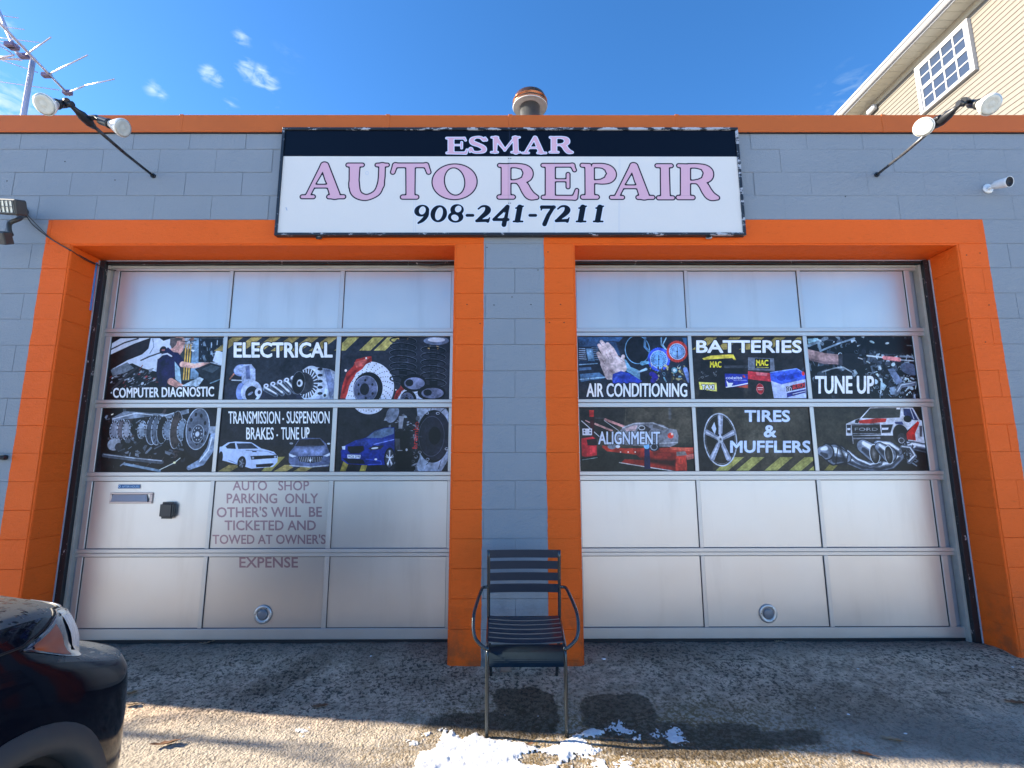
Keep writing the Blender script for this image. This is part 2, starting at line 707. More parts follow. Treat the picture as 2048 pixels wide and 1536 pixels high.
def stripes(cv, xs, ytop, ybot, w, slant, col=(158, 140, 88)):
    for x in xs:
        cv.poly([(x, ytop), (x + w, ytop), (x + w - slant, ybot), (x - slant, ybot)], col)
        for k in range(3):
            xx = x + w * (k + .5) / 3
            cv.stroke([(xx, ytop), (xx - slant, ybot)], 1.5, (130, 112, 60), .5)


def sportcar(cv, P, body, dark=(24, 25, 30)):
    pass


DL = (-3.40, -0.45, 1.30, 2.44)
DR = (0.50, 3.45, 1.30, 2.44)
YD = 4.0


def paint_left():
    cv = plane_canvas(*DL, YD, 620, (38, 40, 48))
    r = random.Random(3)
    with_crop(cv, 190, 660, 5.119)
    # --- workshop scene
    cv.poly([(100, 60), (1320, 60), (1320, 720), (100, 720)], (28, 29, 36))
    cv.poly([(150, 150), (260, 85), (570, 80), (380, 150), (150, 260)], (198, 206, 220))
    cv.stroke([(150, 205), (300, 130), (440, 88)], 7, (50, 50, 60))
    cv.poly([(150, 255), (400, 140), (560, 82), (556, 200), (480, 275), (150, 400)], (40, 31, 32))
    cv.poly([(120, 430), (330, 310), (480, 250), (545, 190), (570, 82), (660, 82), (700, 110), (780, 85), (780, 200), (640, 290), (640, 450), (530, 410), (380, 340)], (202, 214, 234))
    cv.stroke([(470, 310), (560, 270), (690, 225)], 7, (60, 64, 76))
    cv.stroke([(590, 90), (600, 170), (560, 240)], 4, (120, 140, 170))
    cv.ell(697, 205, 36, 40, (38, 34, 42))
    cv.ell(697, 205, 18, 10, (190, 120, 120))
    cv.poly([(770, 80), (1320, 80), (1320, 420), (900, 420), (900, 300)], (176, 190, 206))
    cv.poly([(870, 200), (1000, 190), (1000, 520), (880, 520)], (58, 66, 66))
    cv.poly([(1000, 82), (1062, 82), (1058, 500), (975, 500)], (118, 146, 172))
    cv.poly([(1062, 82), (1310, 82), (1300, 330), (1058, 330)], (34, 40, 50))
    cv.clutter(r, 1070, 1290, 90, 300, 40, [(70, 90, 110), (130, 150, 170), (20, 24, 30), (160, 180, 200)], 15, 60, 1.57)
    cv.clutter(r, 880, 1000, 90, 200, 16, [(230, 235, 245), (120, 90, 80), (60, 70, 80)], 20, 60, 0)
    for x0 in (955, 980, 930):
        cv.stroke([(x0, 150), (x0 - 25, 505)], 6, (224, 180, 86))
    cv.poly([(120, 420), (330, 350), (640, 430), (640, 710), (100, 710)], (26, 24, 28))
    cv.clutter(r, 140, 640, 380, 700, 150, [(150, 160, 176), (60, 64, 74), (96, 104, 118), (12, 12, 16), (180, 190, 205), (150, 70, 70)], 12, 60, -.5)
    cv.poly([(160, 410), (330, 330), (400, 390), (300, 440), (180, 470)], (120, 132, 146))
    cv.stroke([(180, 600), (330, 460), (420, 390)], 12, (62, 62, 68))
    # man in navy overalls (printed)
    cv.stroke([(850, 190), (810, 235)], [55, 60], (206, 158, 150))
    cv.ell(858, 130, 62, 72, (214, 168, 158))
    cv.poly([(765, 150), (770, 82), (900, 82), (890, 104), (840, 112), (830, 150), (790, 190)], (92, 84, 84))
    cv.ell(848, 140, 10, 22, (190, 135, 128))
    cv.stroke([(880, 112), (935, 118)], 4, (40, 34, 40))
    cv.poly([(745, 175), (800, 225), (850, 232), (905, 300), (912, 365), (872, 395), (830, 470), (745, 520), (720, 590), (655, 570), (626, 440), (640, 300), (690, 240)], (36, 34, 74))
    cv.stroke([(690, 330), (660, 440), (690, 560)], 26, (24, 22, 54), .7, 6)
    cv.stroke([(645, 290), (690, 252), (740, 242), (782, 268)], 8, (200, 206, 222))
    cv.poly([(815, 320), (868, 390), (885, 560), (820, 500)], (148, 178, 196))
    cv.stroke([(895, 350), (1010, 368), (1100, 352), (1180, 345)], [30, 24, 20, 12], (218, 172, 160))
    cv.stroke([(775, 525), (840, 560), (900, 590)], [34, 30, 26], (206, 156, 146))
    cv.poly([(880, 572), (1070, 480), (1112, 500), (1050, 585)], (176, 196, 214))
    cv.poly([(1020, 400), (1180, 335), (1300, 368), (1290, 500), (1190, 545), (1100, 480)], (40, 46, 54))
    cv.poly([(1090, 400), (1190, 358), (1280, 380), (1200, 440)], (72, 84, 94))
    cv.poly([(1240, 205), (1312, 228), (1295, 358), (1203, 318)], (206, 220, 242))
    cv.stroke([(1180, 545), (1290, 500)], 6, (120, 150, 170))
    cv.text('COMPUTER DIAGNOSTIC', 185, 594, 1215, 692, WHITE, .045, BLK, 9, 1.02, dy=14)
    # --- gearbox cutaway
    cv.poly([(60, 760), (1262, 760), (1262, 1470), (60, 1470)], (24, 24, 29))
    cv.clutter(r, 130, 900, 860, 1400, 150, [(90, 98, 112), (44, 48, 58), (130, 140, 156), (10, 10, 14), (70, 60, 62)], 20, 90)
    cv.poly([(170, 900), (300, 830), (760, 860), (960, 805), (960, 850), (760, 905), (600, 880), (300, 915), (180, 945)], (128, 140, 158))
    cv.stroke([(180, 910), (420, 850), (700, 880), (860, 830)], 5, (208, 218, 232))
    for (cx, rx, ry, c) in ((200, 50, 95, (120, 126, 140)), (270, 46, 105, (96, 92, 100)), (320, 40, 100, (140, 146, 160)), (480, 46, 90, (150, 165, 185)), (540, 36, 80, (84, 90, 104)), (590, 70, 150, (64, 72, 86)), (640, 66, 152, (92, 102, 118)), (690, 60, 140, (26, 26, 32)), (745, 56, 100, (120, 134, 154)), (830, 66, 190, (70, 62, 62)), (890, 52, 110, (126, 142, 162))):
        cv.ell(cx, 1020, rx, ry, c)
        cv.ell(cx, 1020, rx, ry, (180, 192, 210), ring=7, a=.7)
        for k in range(14):
            t = k / 14 * 6.28
            cv.stroke([(cx + rx * .82 * math.cos(t), 1020 + ry * .82 * math.sin(t)), (cx + rx * .98 * math.cos(t), 1020 + ry * .98 * math.sin(t))], 5, (30, 32, 40), .8)
    cv.ell(1075, 1050, 165, 250, (30, 32, 40))
    cv.ell(1050, 1010, 118, 208, (92, 100, 116))
    cv.ell(1050, 1010, 118, 208, (170, 182, 200), ring=8)
    for k in range(9):
        t = k / 9 * 6.28 + .3
        cv.ell(1050 + 82 * math.cos(t), 1010 + 150 * math.sin(t), 13, 20, (34, 36, 44))
    cv.ell(1050, 1062, 62, 92, (66, 72, 86)); cv.ell(1050, 1062, 62, 92, (160, 172, 190), ring=6)
    cv.ell(1046, 1064, 20, 26, (196, 205, 220))
    for k in range(10):
        t = k / 10 * 6.28
        cv.ell(1050 + 42 * math.cos(t), 1062 + 62 * math.sin(t), 5, 7, (200, 208, 222))
    cv.stroke([(1210, 1080), (1180, 1220), (1090, 1350), (960, 1410)], [30, 38, 36, 22], (150, 168, 196))
    cv.stroke([(1195, 1100), (1160, 1230), (1070, 1345)], 7, (222, 232, 246))
    cv.poly([(1160, 985), (1245, 985), (1240, 1050), (1170, 1060)], (140, 152, 170))
    cv.ell(195, 1170, 66, 60, (150, 158, 172)); cv.ell(240, 1195, 36, 40, (56, 58, 66))
    cv.stroke([(90, 1280), (400, 1320), (680, 1350)], 20, (78, 86, 98)); cv.stroke([(90, 1272), (400, 1310), (680, 1338)], 4, (180, 190, 204))
    cv.stroke([(300, 1370), (660, 1440)], 12, (120, 140, 160))
    cv.stroke([(660, 1430), (810, 1358), (870, 1310)], 4, (220, 226, 220))
    cv.ell(812, 1356, 14, 11, (255, 240, 190))
    cv.ell(176, 862, 14, 7, (255, 250, 230), -.5)
    # --- ELECTRICAL panel
    cv.poly([(1330, 60), (2500, 60), (2500, 720), (1330, 720)], (44, 48, 58))
    stripes(cv, (1405, 1600, 1790, 1985, 2180, 2375), 75, 215, 110, 190)
    cv.poly([(1330, 235), (2500, 235), (2500, 720), (1330, 720)], (46, 49, 58))
    cv.poly([(1330, 600), (2500, 600), (2500, 720), (1330, 720)], (40, 44, 66), .7, 30)
    cv.ell(1492, 412, 72, 62, (134, 152, 200)); cv.ell(1480, 405, 52, 44, (168, 184, 226))
    cv.poly([(1520, 352), (1600, 350), (1640, 400), (1640, 520), (1500, 560), (1500, 400)], (168, 182, 216))
    cv.poly([(1540, 370), (1580, 362), (1590, 500), (1545, 500)], (106, 120, 164))
    cv.ell(1490, 630, 46, 90, (120, 138, 190)); cv.ell(1600, 630, 105, 112, (186, 198, 226)); cv.ell(1600, 650, 62, 76, (36, 38, 48))
    cv.ell(1672, 636, 36, 44, (206, 214, 234)); cv.ell(1680, 636, 16, 20, (60, 64, 80)); cv.ell(1590, 650, 30, 12, (150, 160, 190), -.6)
    cv.stroke([(1380, 500), (1420, 450)], 8, (190, 130, 110)); cv.stroke([(1400, 512), (1500, 516)], 6, (200, 208, 220))
    for k in range(5):
        cv.pipe([(1740 + k * 70, 600 - k * 26), (1850 + k * 66, 660 - k * 10)], 30)
        cv.ell(1750 + k * 70, 570 - k * 20, 26, 22, (206, 214, 232)); cv.ell(1750 + k * 70, 570 - k * 20, 11, 9, (60, 64, 76))
    # alternator
    bxo = 1843
    cv.poly([(bxo + 380, 372), (bxo + 560, 400), (bxo + 640, 440), (bxo + 640, 712), (bxo + 400, 712)], (170, 182, 206))
    cv.poly([(bxo + 500, 400), (bxo + 560, 400), (bxo + 625, 600), (bxo + 560, 700)], (112, 124, 156))
    cv.ell(bxo + 360, 545, 122, 180, (190, 202, 220)); cv.ell(bxo + 330, 545, 105, 150, (60, 64, 74))
    for k in range(22):
        t = k / 22 * 6.28
        cv.stroke([(bxo + 330 + 70 * math.cos(t), 545 + 98 * math.sin(t)), (bxo + 330 + 104 * math.cos(t), 545 + 148 * math.sin(t))], 5.5, (206, 216, 232))
    for k in range(5):
        cv.ell(bxo + 460, 400 + k * 62, 26, 15, (40, 44, 56)); 
    cv.ell(bxo + 290, 545, 88, 112, (52, 54, 62)); cv.ell(bxo + 238, 540, 68, 118, (30, 31, 37)); cv.ell(bxo + 238, 540, 68, 118, (110, 116, 128), ring=5)
    cv.ell(bxo + 252, 543, 30, 38, (200, 208, 220)); cv.ell(bxo + 246, 543, 15, 20, (40, 42, 50))
    cv.ell(bxo + 508, 665, 28, 32, (190, 204, 220)); cv.ell(bxo + 508, 668, 13, 16, (50, 54, 64))
    cv.text('ELECTRICAL', 1424, 130, bxo + 582, 278, WHITE, .055, BLK, 8, 1.0)
    # --- TRANSMISSION panel
    cv.poly([(1290, 770), (2480, 770), (2480, 1470), (1290, 1470)], (36, 38, 46))
    cv.poly([(1290, 1210), (2480, 1250), (2480, 1470), (1290, 1470)], (52, 50, 46), .9, 30)
    stripes(cv, (1370, 1940, 2140), 1380, 1450, 130, 120)
    cv.poly([(1830, 1300), (1945, 1295), (1800, 1445), (1700, 1445)], (160, 150, 88))
    cv.text('TRANSMISSION', 1365, 832, 1892, 958, WHITE, .02, BLK, 7, 1.0)
    cv.ell(1925, 910, 9, 11, WHITE)
    cv.text('SUSPENSION', bxo + 118, 832, bxo + 556, 955, WHITE, .02, BLK, 7, 1.0)
    cv.text('BRAKES', 1548, 996, 1826, 1120, WHITE, .02, BLK, 7, 1.0)
    cv.ell(1863, 1076, 9, 11, WHITE)
    cv.text('TUNE UP', bxo + 62, 996, bxo + 350, 1120, WHITE, .02, BLK, 7, 1.0)
    # white coupe
    cv.poly([(1275, 1195), (1300, 1190), (1360, 1150), (1440, 1140), (1600, 1148), (1700, 1210), (1830, 1245), (1868, 1290), (1866, 1350), (1820, 1400), (1600, 1418), (1540, 1400), (1290, 1330), (1270, 1260)], (192, 208, 240))
    cv.poly([(1335, 1190), (1380, 1158), (1430, 1152), (1440, 1215), (1350, 1212)], (40, 46, 60))
    cv.poly([(1448, 1160), (1600, 1158), (1670, 1212), (1465, 1216)], (56, 64, 82))
    cv.stroke([(1545, 1230), (1760, 1240), (1850, 1275)], 3, (130, 146, 186)); cv.poly([(1605, 1238), (1650, 1238), (1655, 1248), (1612, 1248)], (40, 44, 60))
    cv.poly([(1590, 1290), (1860, 1278), (1862, 1308), (1600, 1326)], (26, 27, 34)); cv.ell(1615, 1308, 13, 10, (160, 170, 190)); cv.ell(1843, 1295, 12, 10, (150, 160, 180))
    cv.poly([(1645, 1375), (1815, 1362), (1830, 1370), (1790, 1400), (1650, 1404)], (28, 30, 38))
    cv.ell(1500, 1360, 42, 66, (26, 27, 34)); cv.ell(1500, 1362, 26, 44, (70, 74, 84))
    for k in range(5):
        t = k * 1.257
        cv.stroke([(1500, 1362), (1500 + 24 * math.cos(t), 1362 + 42 * math.sin(t))], 4, (150, 156, 170))
    cv.ell(1285, 1300, 22, 56, (30, 31, 38)); cv.stroke([(1365, 1330), (1460, 1370)], 3, (120, 136, 180))
    # grey saloon, head on
    cv.poly([(bxo + 140, 1260), (bxo + 190, 1200), (bxo + 240, 1118), (bxo + 330, 1102), (bxo + 460, 1104), (bxo + 520, 1160), (bxo + 555, 1250), (bxo + 566, 1330), (bxo + 545, 1400), (bxo + 180, 1402), (bxo + 138, 1350)], (92, 102, 134))
    cv.poly([(bxo + 205, 1185), (bxo + 250, 1120), (bxo + 460, 1112), (bxo + 510, 1178), (bxo + 360, 1196)], (50, 48, 54))
    cv.poly([(bxo + 200, 1200), (bxo + 360, 1188), (bxo + 520, 1195), (bxo + 480, 1275), (bxo + 240, 1280)], (134, 148, 190), .8, 8)
    cv.poly([(bxo + 235, 1295), (bxo + 490, 1288), (bxo + 470, 1345), (bxo + 360, 1360), (bxo + 250, 1345)], (30, 31, 38))
    for k in range(13):
        cv.stroke([(bxo + 250 + k * 18.5, 1300), (bxo + 262 + k * 17, 1346)], 2.6, (160, 166, 180))
    cv.stroke([(bxo + 360, 1318), (bxo + 360, 1350)], 4, (220, 225, 235)); cv.stroke([(bxo + 346, 1326), (bxo + 360, 1342), (bxo + 374, 1326)], 2.5, (220, 225, 235))
    cv.poly([(bxo + 140, 1262), (bxo + 220, 1290), (bxo + 180, 1302), (bxo + 146, 1290)], (210, 218, 235)); cv.poly([(bxo + 560, 1255), (bxo + 490, 1288), (bxo + 530, 1296), (bxo + 562, 1280)], (210, 218, 235))
    cv.stroke([(bxo + 150, 1385), (bxo + 360, 1402), (bxo + 550, 1382)], 5, (170, 176, 186)); cv.ell(bxo + 165, 1160, 18, 10, (140, 146, 160)); cv.ell(bxo + 548, 1162, 16, 9, (180, 186, 200))
    # --- third column
    with_crop(cv, 550, 660, 5.119)
    cv.poly([(660, 60), (1840, 60), (1840, 720), (660, 720)], (44, 47, 57))
    stripes(cv, (900 - 155, 1000, 1150), 75, 210, 115, 140, (170, 160, 96))
    cv.poly([(660, 215), (1840, 215), (1840, 720), (660, 720)], (46, 49, 60))
    for (ox, oy, k) in ((0, 0, 1.0), (540, 235, .56)):
        q = lambda x, y: (660 + ox + (x - 660) * k, oy + y * k + (330 * (1 - k) if ox else 0))
        Q = lambda L: [q(*p) for p in L]
        cv.ell(*q(960, 590), 252 * k, 268 * k, (206, 214, 234))
        rr = random.Random(5)
        for i in range(46):
            t = -1.5 + i * .137
            for j in range(5):
                rad = (.62 + j * .085)
                if i % 2 == 0:
                    cv.ell(*q(960 + 252 * rad * math.cos(t + j * .06), 590 + 268 * rad * math.sin(t + j * .06)), 4.5 * k, 5 * k, (44, 46, 56))
        cv.ell(*q(950, 600), 148 * k, 170 * k, (22, 24, 30)); cv.ell(*q(925, 605), 122 * k, 138 * k, (92, 98, 124)); cv.ell(*q(925, 605), 122 * k, 138 * k, (150, 158, 182), ring=5 * k)
        cv.ell(*q(915, 605), 46 * k, 60 * k, (30, 32, 40))
        for i in range(6):
            t = i * 1.047 + .5
            cv.ell(*q(925 + 82 * math.cos(t), 605 + 92 * math.sin(t)), 11 * k, 13 * k, (24, 26, 34))
        cv.poly(Q([(665, 700), (690, 560), (730, 440), (800, 370), (830, 300), (925, 275), (985, 265), (990, 320), (930, 350), (890, 400), (830, 440), (800, 500), (760, 560), (740, 650), (720, 700)]), (168, 56, 50))
        cv.poly(Q([(810, 330), (960, 285), (900, 370), (830, 385)]), (206, 100, 94)); cv.stroke(Q([(700, 640), (740, 500), (820, 420)]), 12 * k, (120, 30, 30), .8, 3)
        cv.ell(*q(722, 414), 12 * k, 14 * k, (235, 220, 215)); cv.ell(*q(932, 288), 9 * k, 11 * k, (240, 230, 225))
    for (x, y0, n, rx) in ((1310, 90, 7, 140), (1620, 190, 6, 130)):
        cv.ell(x, y0 - 10, 62, 22, (205, 168, 98))
        cv.stroke([(x, y0), (x, y0 + 380)], 40, (24, 25, 31))
        for k in range(9):
            cv.ell(x, y0 + 20 + k * 36, 44, 12, (100, 108, 126), ring=3, a=.8)
        for k in range(n):
            yy = y0 + 20 + k * 66
            cv.ell(x, yy, rx, 44, (16, 17, 22), .08, ring=16)
            cv.ell(x, yy - 3, rx, 44, (150, 160, 182), .08, ring=3, a=.75)
    cv.ell(1650, 110, 130, 44, (110, 124, 150)); cv.ell(1650, 100, 90, 24, (196, 206, 224))
    for (x, y, rx, ry) in ((1415, 540, 130, 90), (1600, 640, 140, 80)):
        cv.ell(x, y, rx, ry, (20, 21, 27)); cv.ell(x + 10, y + 6, rx * .8, ry * .68, (120, 128, 158)); cv.ell(x - 40, y, rx * .3, ry * .4, (30, 32, 42))
    cv.poly([(655, 770), (1830, 770), (1830, 1470), (655, 1470)], (36, 37, 43))
    cv.poly([(960 + 180 * math.cos(t_ / 20 * math.pi), 700 + max(88, 162 * math.sin(t_ / 20 * math.pi))) for t_ in range(3, 18)], (196, 204, 222))
    for k in range(9):
        cv.ell(850 + k * 27, 822 + (8 if k % 2 else -4), 4, 5, (60, 62, 72))
    stripes(cv, (700, 900), 1340, 1450, 60, 40, (140, 128, 66))
    # big disc on the right
    cv.poly([(1450, 788), (1740, 788), (1795, 880), (1800, 1280), (1700, 1446), (1420, 1446), (1480, 1300)], (150, 164, 186))
    cv.ell(1620, 1085, 165, 260, (20, 21, 27)); cv.ell(1640, 1080, 150, 240, (40, 42, 56)); cv.ell(1632, 1080, 60, 88, (16, 17, 22)); cv.ell(1600, 1085, 130, 200, (74, 78, 98), ring=7)
    for t in (-1.9, -1.2, 1.2, 1.9, 2.6):
        cv.stroke([(1640 + 160 * math.cos(t), 1085 + 270 * math.sin(t)), (1640 + 190 * math.cos(t + .2), 1085 + 340 * math.sin(t + .2))], 3, (50, 56, 68))
    for (x, y) in ((1555, 850), (1665, 852), (1560, 1322), (1480, 1250), (1755, 1215)):
        cv.ell(x, y, 18, 13, (190, 198, 214), ring=5)
    cv.clutter(r, 1180, 1460, 880, 1420, 130, [(20, 21, 26), (60, 64, 76), (130, 138, 152), (12, 12, 16), (86, 92, 104), (28, 29, 35)], 16, 80)
    cv.ell(1200, 860, 60, 90, (120, 130, 150), .4, a=.9); cv.poly([(1265, 880), (1320, 880), (1300, 1010), (1262, 1010)], (130, 134, 146))
    cv.poly([(1200, 1030), (1390, 1010), (1400, 1440), (1230, 1440)], (22, 23, 28), .75, 6)
    cv.poly([(1225, 1110), (1275, 1110), (1280, 1230), (1235, 1230)], (70, 72, 80)); cv.stroke([(1255, 1232), (1300, 1232)], 4, (190, 196, 206)); cv.ell(1345, 1225, 11, 13, (190, 198, 210))
    cv.text('brembo', 1300, 1050, 1575, 1100, (176, 48, 44), .02, rot=-1.5)
    # blue car
    cv.poly([(670, 1240), (700, 1190), (820, 1130), (930, 1100), (1020, 1030), (1120, 1000), (1220, 995), (1222, 1280), (1130, 1380), (960, 1385), (740, 1370), (680, 1330)], (30, 46, 122))
    cv.poly([(930, 1105), (1020, 1035), (1120, 1005), (1215, 1003), (1215, 1060), (1090, 1105)], (84, 102, 128))
    cv.poly([(820, 1135), (960, 1112), (1200, 1110), (1060, 1180), (900, 1190)], (56, 76, 158), .8, 6)
    cv.stroke([(1010, 1170), (1215, 1120)], 4, (130, 148, 226))
    cv.poly([(740, 1190), (905, 1185), (910, 1230), (860, 1262), (770, 1262), (742, 1230)], (24, 25, 32))
    cv.poly([(950, 1210), (1000, 1185), (1118, 1180), (1080, 1220), (980, 1232)], (40, 44, 60)); cv.ell(1020, 1208, 34, 9, (206, 214, 228), -.1); cv.poly([(682, 1190), (718, 1185), (716, 1225), (688, 1220)], (200, 208, 224))
    cv.poly([(738, 1275), (874, 1278), (870, 1314), (742, 1312)], (210, 218, 235)); cv.text('M:DX 2598', 748, 1282, 866, 1308, (40, 44, 60), .01)
    cv.poly([(690, 1310), (900, 1325), (920, 1370), (750, 1366)], (26, 28, 40)); cv.stroke([(930, 1320), (1080, 1340), (1090, 1372), (950, 1376)], 5, (60, 84, 190)); cv.ell(1030, 1322, 14, 9, (220, 225, 235))
    cv.ell(1170, 1310, 52, 102, (18, 19, 24)); cv.ell(1172, 1312, 42, 90, (60, 62, 72))
    for k in range(5):
        t = k * 1.257 - 1.57
        cv.stroke([(1172, 1312), (1172 + 36 * math.cos(t - .12), 1312 + 80 * math.sin(t - .12))], 4, (190, 196, 210)); cv.stroke([(1172, 1312), (1172 + 36 * math.cos(t + .12), 1312 + 80 * math.sin(t + .12))], 4, (190, 196, 210))
    cv.speckle(r, .03)
    cv.tone(2, .36, .26)
    return cv.image('left_door_print')


def paint_right():
    cv = plane_canvas(*DR, YD, 620, (40, 42, 46))
    r = random.Random(8)
    with_crop(cv, 1140, 660, 5.119)
    # --- air conditioning
    cv.poly([(80, 60), (1260, 60), (1260, 720), (80, 720)], (42, 48, 62))
    cv.poly([(80, 60), (560, 60), (500, 120), (440, 110), (90, 130)], (60, 92, 134))
    cv.poly([(90, 110), (470, 120), (520, 260), (420, 250), (260, 170), (90, 170)], (58, 84, 120), 1, 4)
    for k in range(7):
        cv.stroke([(95, 188 + k * 21), (150 + k * 3, 192 + k * 21)], 5, (150, 176, 204)); cv.stroke([(222, 182 + k * 20), (290, 184 + k * 20)], 4, (120, 150, 184), .8)
    cv.poly([(158, 190), (228, 190), (256, 320), (190, 330)], (96, 138, 178)); cv.poly([(172, 202), (215, 202), (236, 290), (190, 298)], (132, 176, 214))
    cv.poly([(95, 310), (275, 320), (270, 345), (95, 352)], (40, 60, 88)); cv.stroke([(95, 355), (280, 342)], 5, (140, 180, 214))
    cv.poly([(95, 385), (215, 378), (220, 405), (95, 415)], (78, 108, 144)); cv.poly([(100, 450), (300, 435), (370, 490), (110, 530)], (86, 124, 164)); cv.stroke([(105, 505), (360, 482)], 6, (160, 200, 230))
    for k in range(4):
        cv.stroke([(150 + k * 52, 490), (155 + k * 52, 525)], 2, (40, 60, 90))
    cv.ell(690, 200, 128, 150, (30, 33, 42)); cv.ell(690, 200, 128, 150, (120, 168, 208), ring=9)
    cv.stroke([(770, 80), (765, 170), (840, 250)], 12, (90, 130, 168)); cv.stroke([(560, 320), (600, 400), (680, 440), (690, 510)], [20, 30, 36, 30], (120, 166, 196))
    cv.stroke([(935, 80), (935, 150), (970, 190)], 7, (120, 160, 190)); cv.stroke([(985, 80), (950, 150), (985, 200)], 6, (150, 190, 215))
    cv.poly([(1150, 80), (1215, 80), (1215, 200), (1180, 180)], (60, 100, 140), 1, 3)
    for (x, y, rx, ry, c, d) in ((910, 300, 110, 116, (66, 92, 214), (120, 170, 226)), (1098, 220, 104, 106, (196, 70, 60), (130, 166, 212))):
        for k in range(30):
            t = k / 30 * 6.28
            cv.ell(x + (rx - 4) * math.cos(t), y + (ry - 4) * math.sin(t), 11, 11, c)
        cv.ell(x, y, rx, ry, c); cv.ell(x, y, rx * .80, ry * .80, (196, 214, 240)); cv.ell(x, y, rx * .75, ry * .75, d)
        cv.ell(x, y, rx * .5, ry * .5, (60, 80, 130), ring=3); 
        for k in range(24):
            t = k / 24 * 6.28
            cv.stroke([(x + rx * .62 * math.cos(t), y + ry * .62 * math.sin(t)), (x + rx * .7 * math.cos(t), y + ry * .7 * math.sin(t))], 2, (40, 50, 90))
        cv.stroke([(x, y - 44), (x, y + 60)], [3, 3], (30, 34, 50)); cv.ell(x, y, 8, 8, (30, 34, 50))
    cv.stroke([(740, 340), (800, 330)], [22, 14], (120, 180, 216)); cv.stroke([(700, 430), (780, 400)], [8, 14], (160, 190, 214))
    cv.clutter(r, 830, 1180, 360, 510, 70, [(170, 160, 110), (210, 200, 160), (60, 60, 60), (120, 160, 180), (90, 80, 60)], 16, 54)
    cv.stroke([(840, 450), (880, 480), (850, 520)], 26, (60, 50, 160)); cv.ell(1068, 412, 30, 30, (120, 180, 200)); cv.ell(1068, 412, 16, 16, (220, 230, 235)); cv.stroke([(1180, 400), (1220, 520)], 22, (110, 130, 180))
    cv.poly([(80, 560), (1260, 520), (1260, 712), (80, 712)], (56, 54, 60), .55, 20)
    skin = (206, 190, 192)
    cv.poly([(330, 360), (350, 300), (470, 250), (560, 310), (585, 400), (560, 430), (440, 520), (380, 480)], skin)
    for L, rr in (([(345, 330), (290, 240)], [32, 20]), ([(380, 290), (330, 200), (298, 155)], [32, 26, 18]), ([(420, 280), (370, 180), (322, 118)], [32, 26, 17]), ([(470, 280), (430, 200), (385, 142)], [30, 26, 18]), ([(540, 380), (530, 320), (545, 268)], [30, 22, 18]), ([(400, 470), (345, 350)], [40, 34])):
        cv.stroke(L, rr, skin)
    for L in ([(330, 300), (355, 350)], [(372, 250), (400, 300)], [(408, 240), (440, 290)], [(560, 330), (520, 300)]):
        cv.stroke(L, 3, (150, 130, 140), .8)
    cv.ell(425, 425, 36, 28, (150, 130, 134), .6, a=.6, soft=5)
    cv.poly([(440, 450), (520, 420), (600, 440), (740, 520), (720, 545), (440, 545), (432, 500)], (54, 74, 182)); cv.stroke([(450, 520), (490, 460), (560, 440)], 12, (80, 106, 214), .8, 3)
    cv.text('AIR CONDITIONING', 172, 546, 1198, 682, WHITE, .035, BLK, 8)
    # --- alignment
    cv.poly([(90, 770), (1300, 770), (1300, 1470), (90, 1470)], (78, 72, 62))
    cv.poly([(90, 770), (580, 770), (560, 960), (90, 1250)], (46, 44, 42), .9, 14)
    cv.poly([(90, 1230), (1300, 1160), (1300, 1470), (90, 1470)], (44, 46, 42), .9, 10)
    cv.stroke([(575, 790), (560, 980)], 3, (120, 112, 96), .5); cv.stroke([(1020, 790), (1025, 900)], 14, (104, 106, 112), .6, 4)
    cv.stroke([(360, 915), (560, 990)], 12, (206, 150, 146)); cv.stroke([(260, 960), (430, 1030)], 10, (206, 156, 150)); cv.stroke([(350, 925), (500, 1030)], 3, (206, 206, 210)); cv.stroke([(240, 900), (350, 903)], 6, (60, 60, 66)); cv.stroke([(120, 930), (300, 1090)], 4, (200, 205, 214)); cv.stroke([(160, 925), (200, 945)], 5, (190, 150, 150))
    cv.poly([(196, 820), (244, 820), (244, 888), (200, 888)], (196, 56, 52)); cv.poly([(205, 890), (250, 890), (245, 1080), (215, 1100)], (60, 22, 26))
    cv.poly([(126, 1008), (226, 1008), (226, 1076), (128, 1076)], (206, 214, 228))
    for x, y in ((147, 1025), (207, 1025), (148, 1052), (207, 1052)):
        cv.ell(x, y, 9, 9, (70, 76, 90))
    cv.poly([(118, 1110), (230, 1090), (276, 1120), (276, 1280), (160, 1300), (122, 1290)], (176, 44, 54)); cv.poly([(170, 1120), (276, 1110), (276, 1180), (180, 1180)], (40, 26, 30)); cv.poly([(200, 1190), (260, 1185), (262, 1260), (204, 1266)], (206, 60, 70)); cv.stroke([(120, 1320), (285, 1295)], 9, (20, 22, 24)); cv.stroke([(125, 1328), (280, 1304)], 3, (140, 170, 170))
    cv.poly([(330, 1180), (560, 1210), (1280, 1200), (1280, 1250), (1100, 1330), (640, 1270), (380, 1240), (330, 1200)], (172, 58, 44))
    cv.poly([(640, 1240), (1090, 1250), (1080, 1440), (520, 1360), (560, 1320), (740, 1330)], (146, 44, 36)); cv.stroke([(505, 1355), (780, 1400), (1080, 1445)], 4, (200, 196, 196)); cv.poly([(700, 1300), (1080, 1330), (1080, 1400), (800, 1360)], (60, 24, 24), .8, 6)
    cv.poly([(1020, 1195), (1275, 1210), (1275, 1245), (1040, 1225)], (206, 96, 76)); cv.poly([(1085, 1280), (1190, 1270), (1200, 1450), (1080, 1450)], (206, 70, 56)); cv.poly([(1090, 1245), (1180, 1240), (1200, 1280), (1090, 1290)], (130, 120, 118)); cv.poly([(1190, 1280), (1282, 1260), (1282, 1310), (1200, 1330)], (196, 110, 100))
    for x in (518, 596, 668):
        cv.ell(x, 1248, 7, 7, (240, 230, 220))
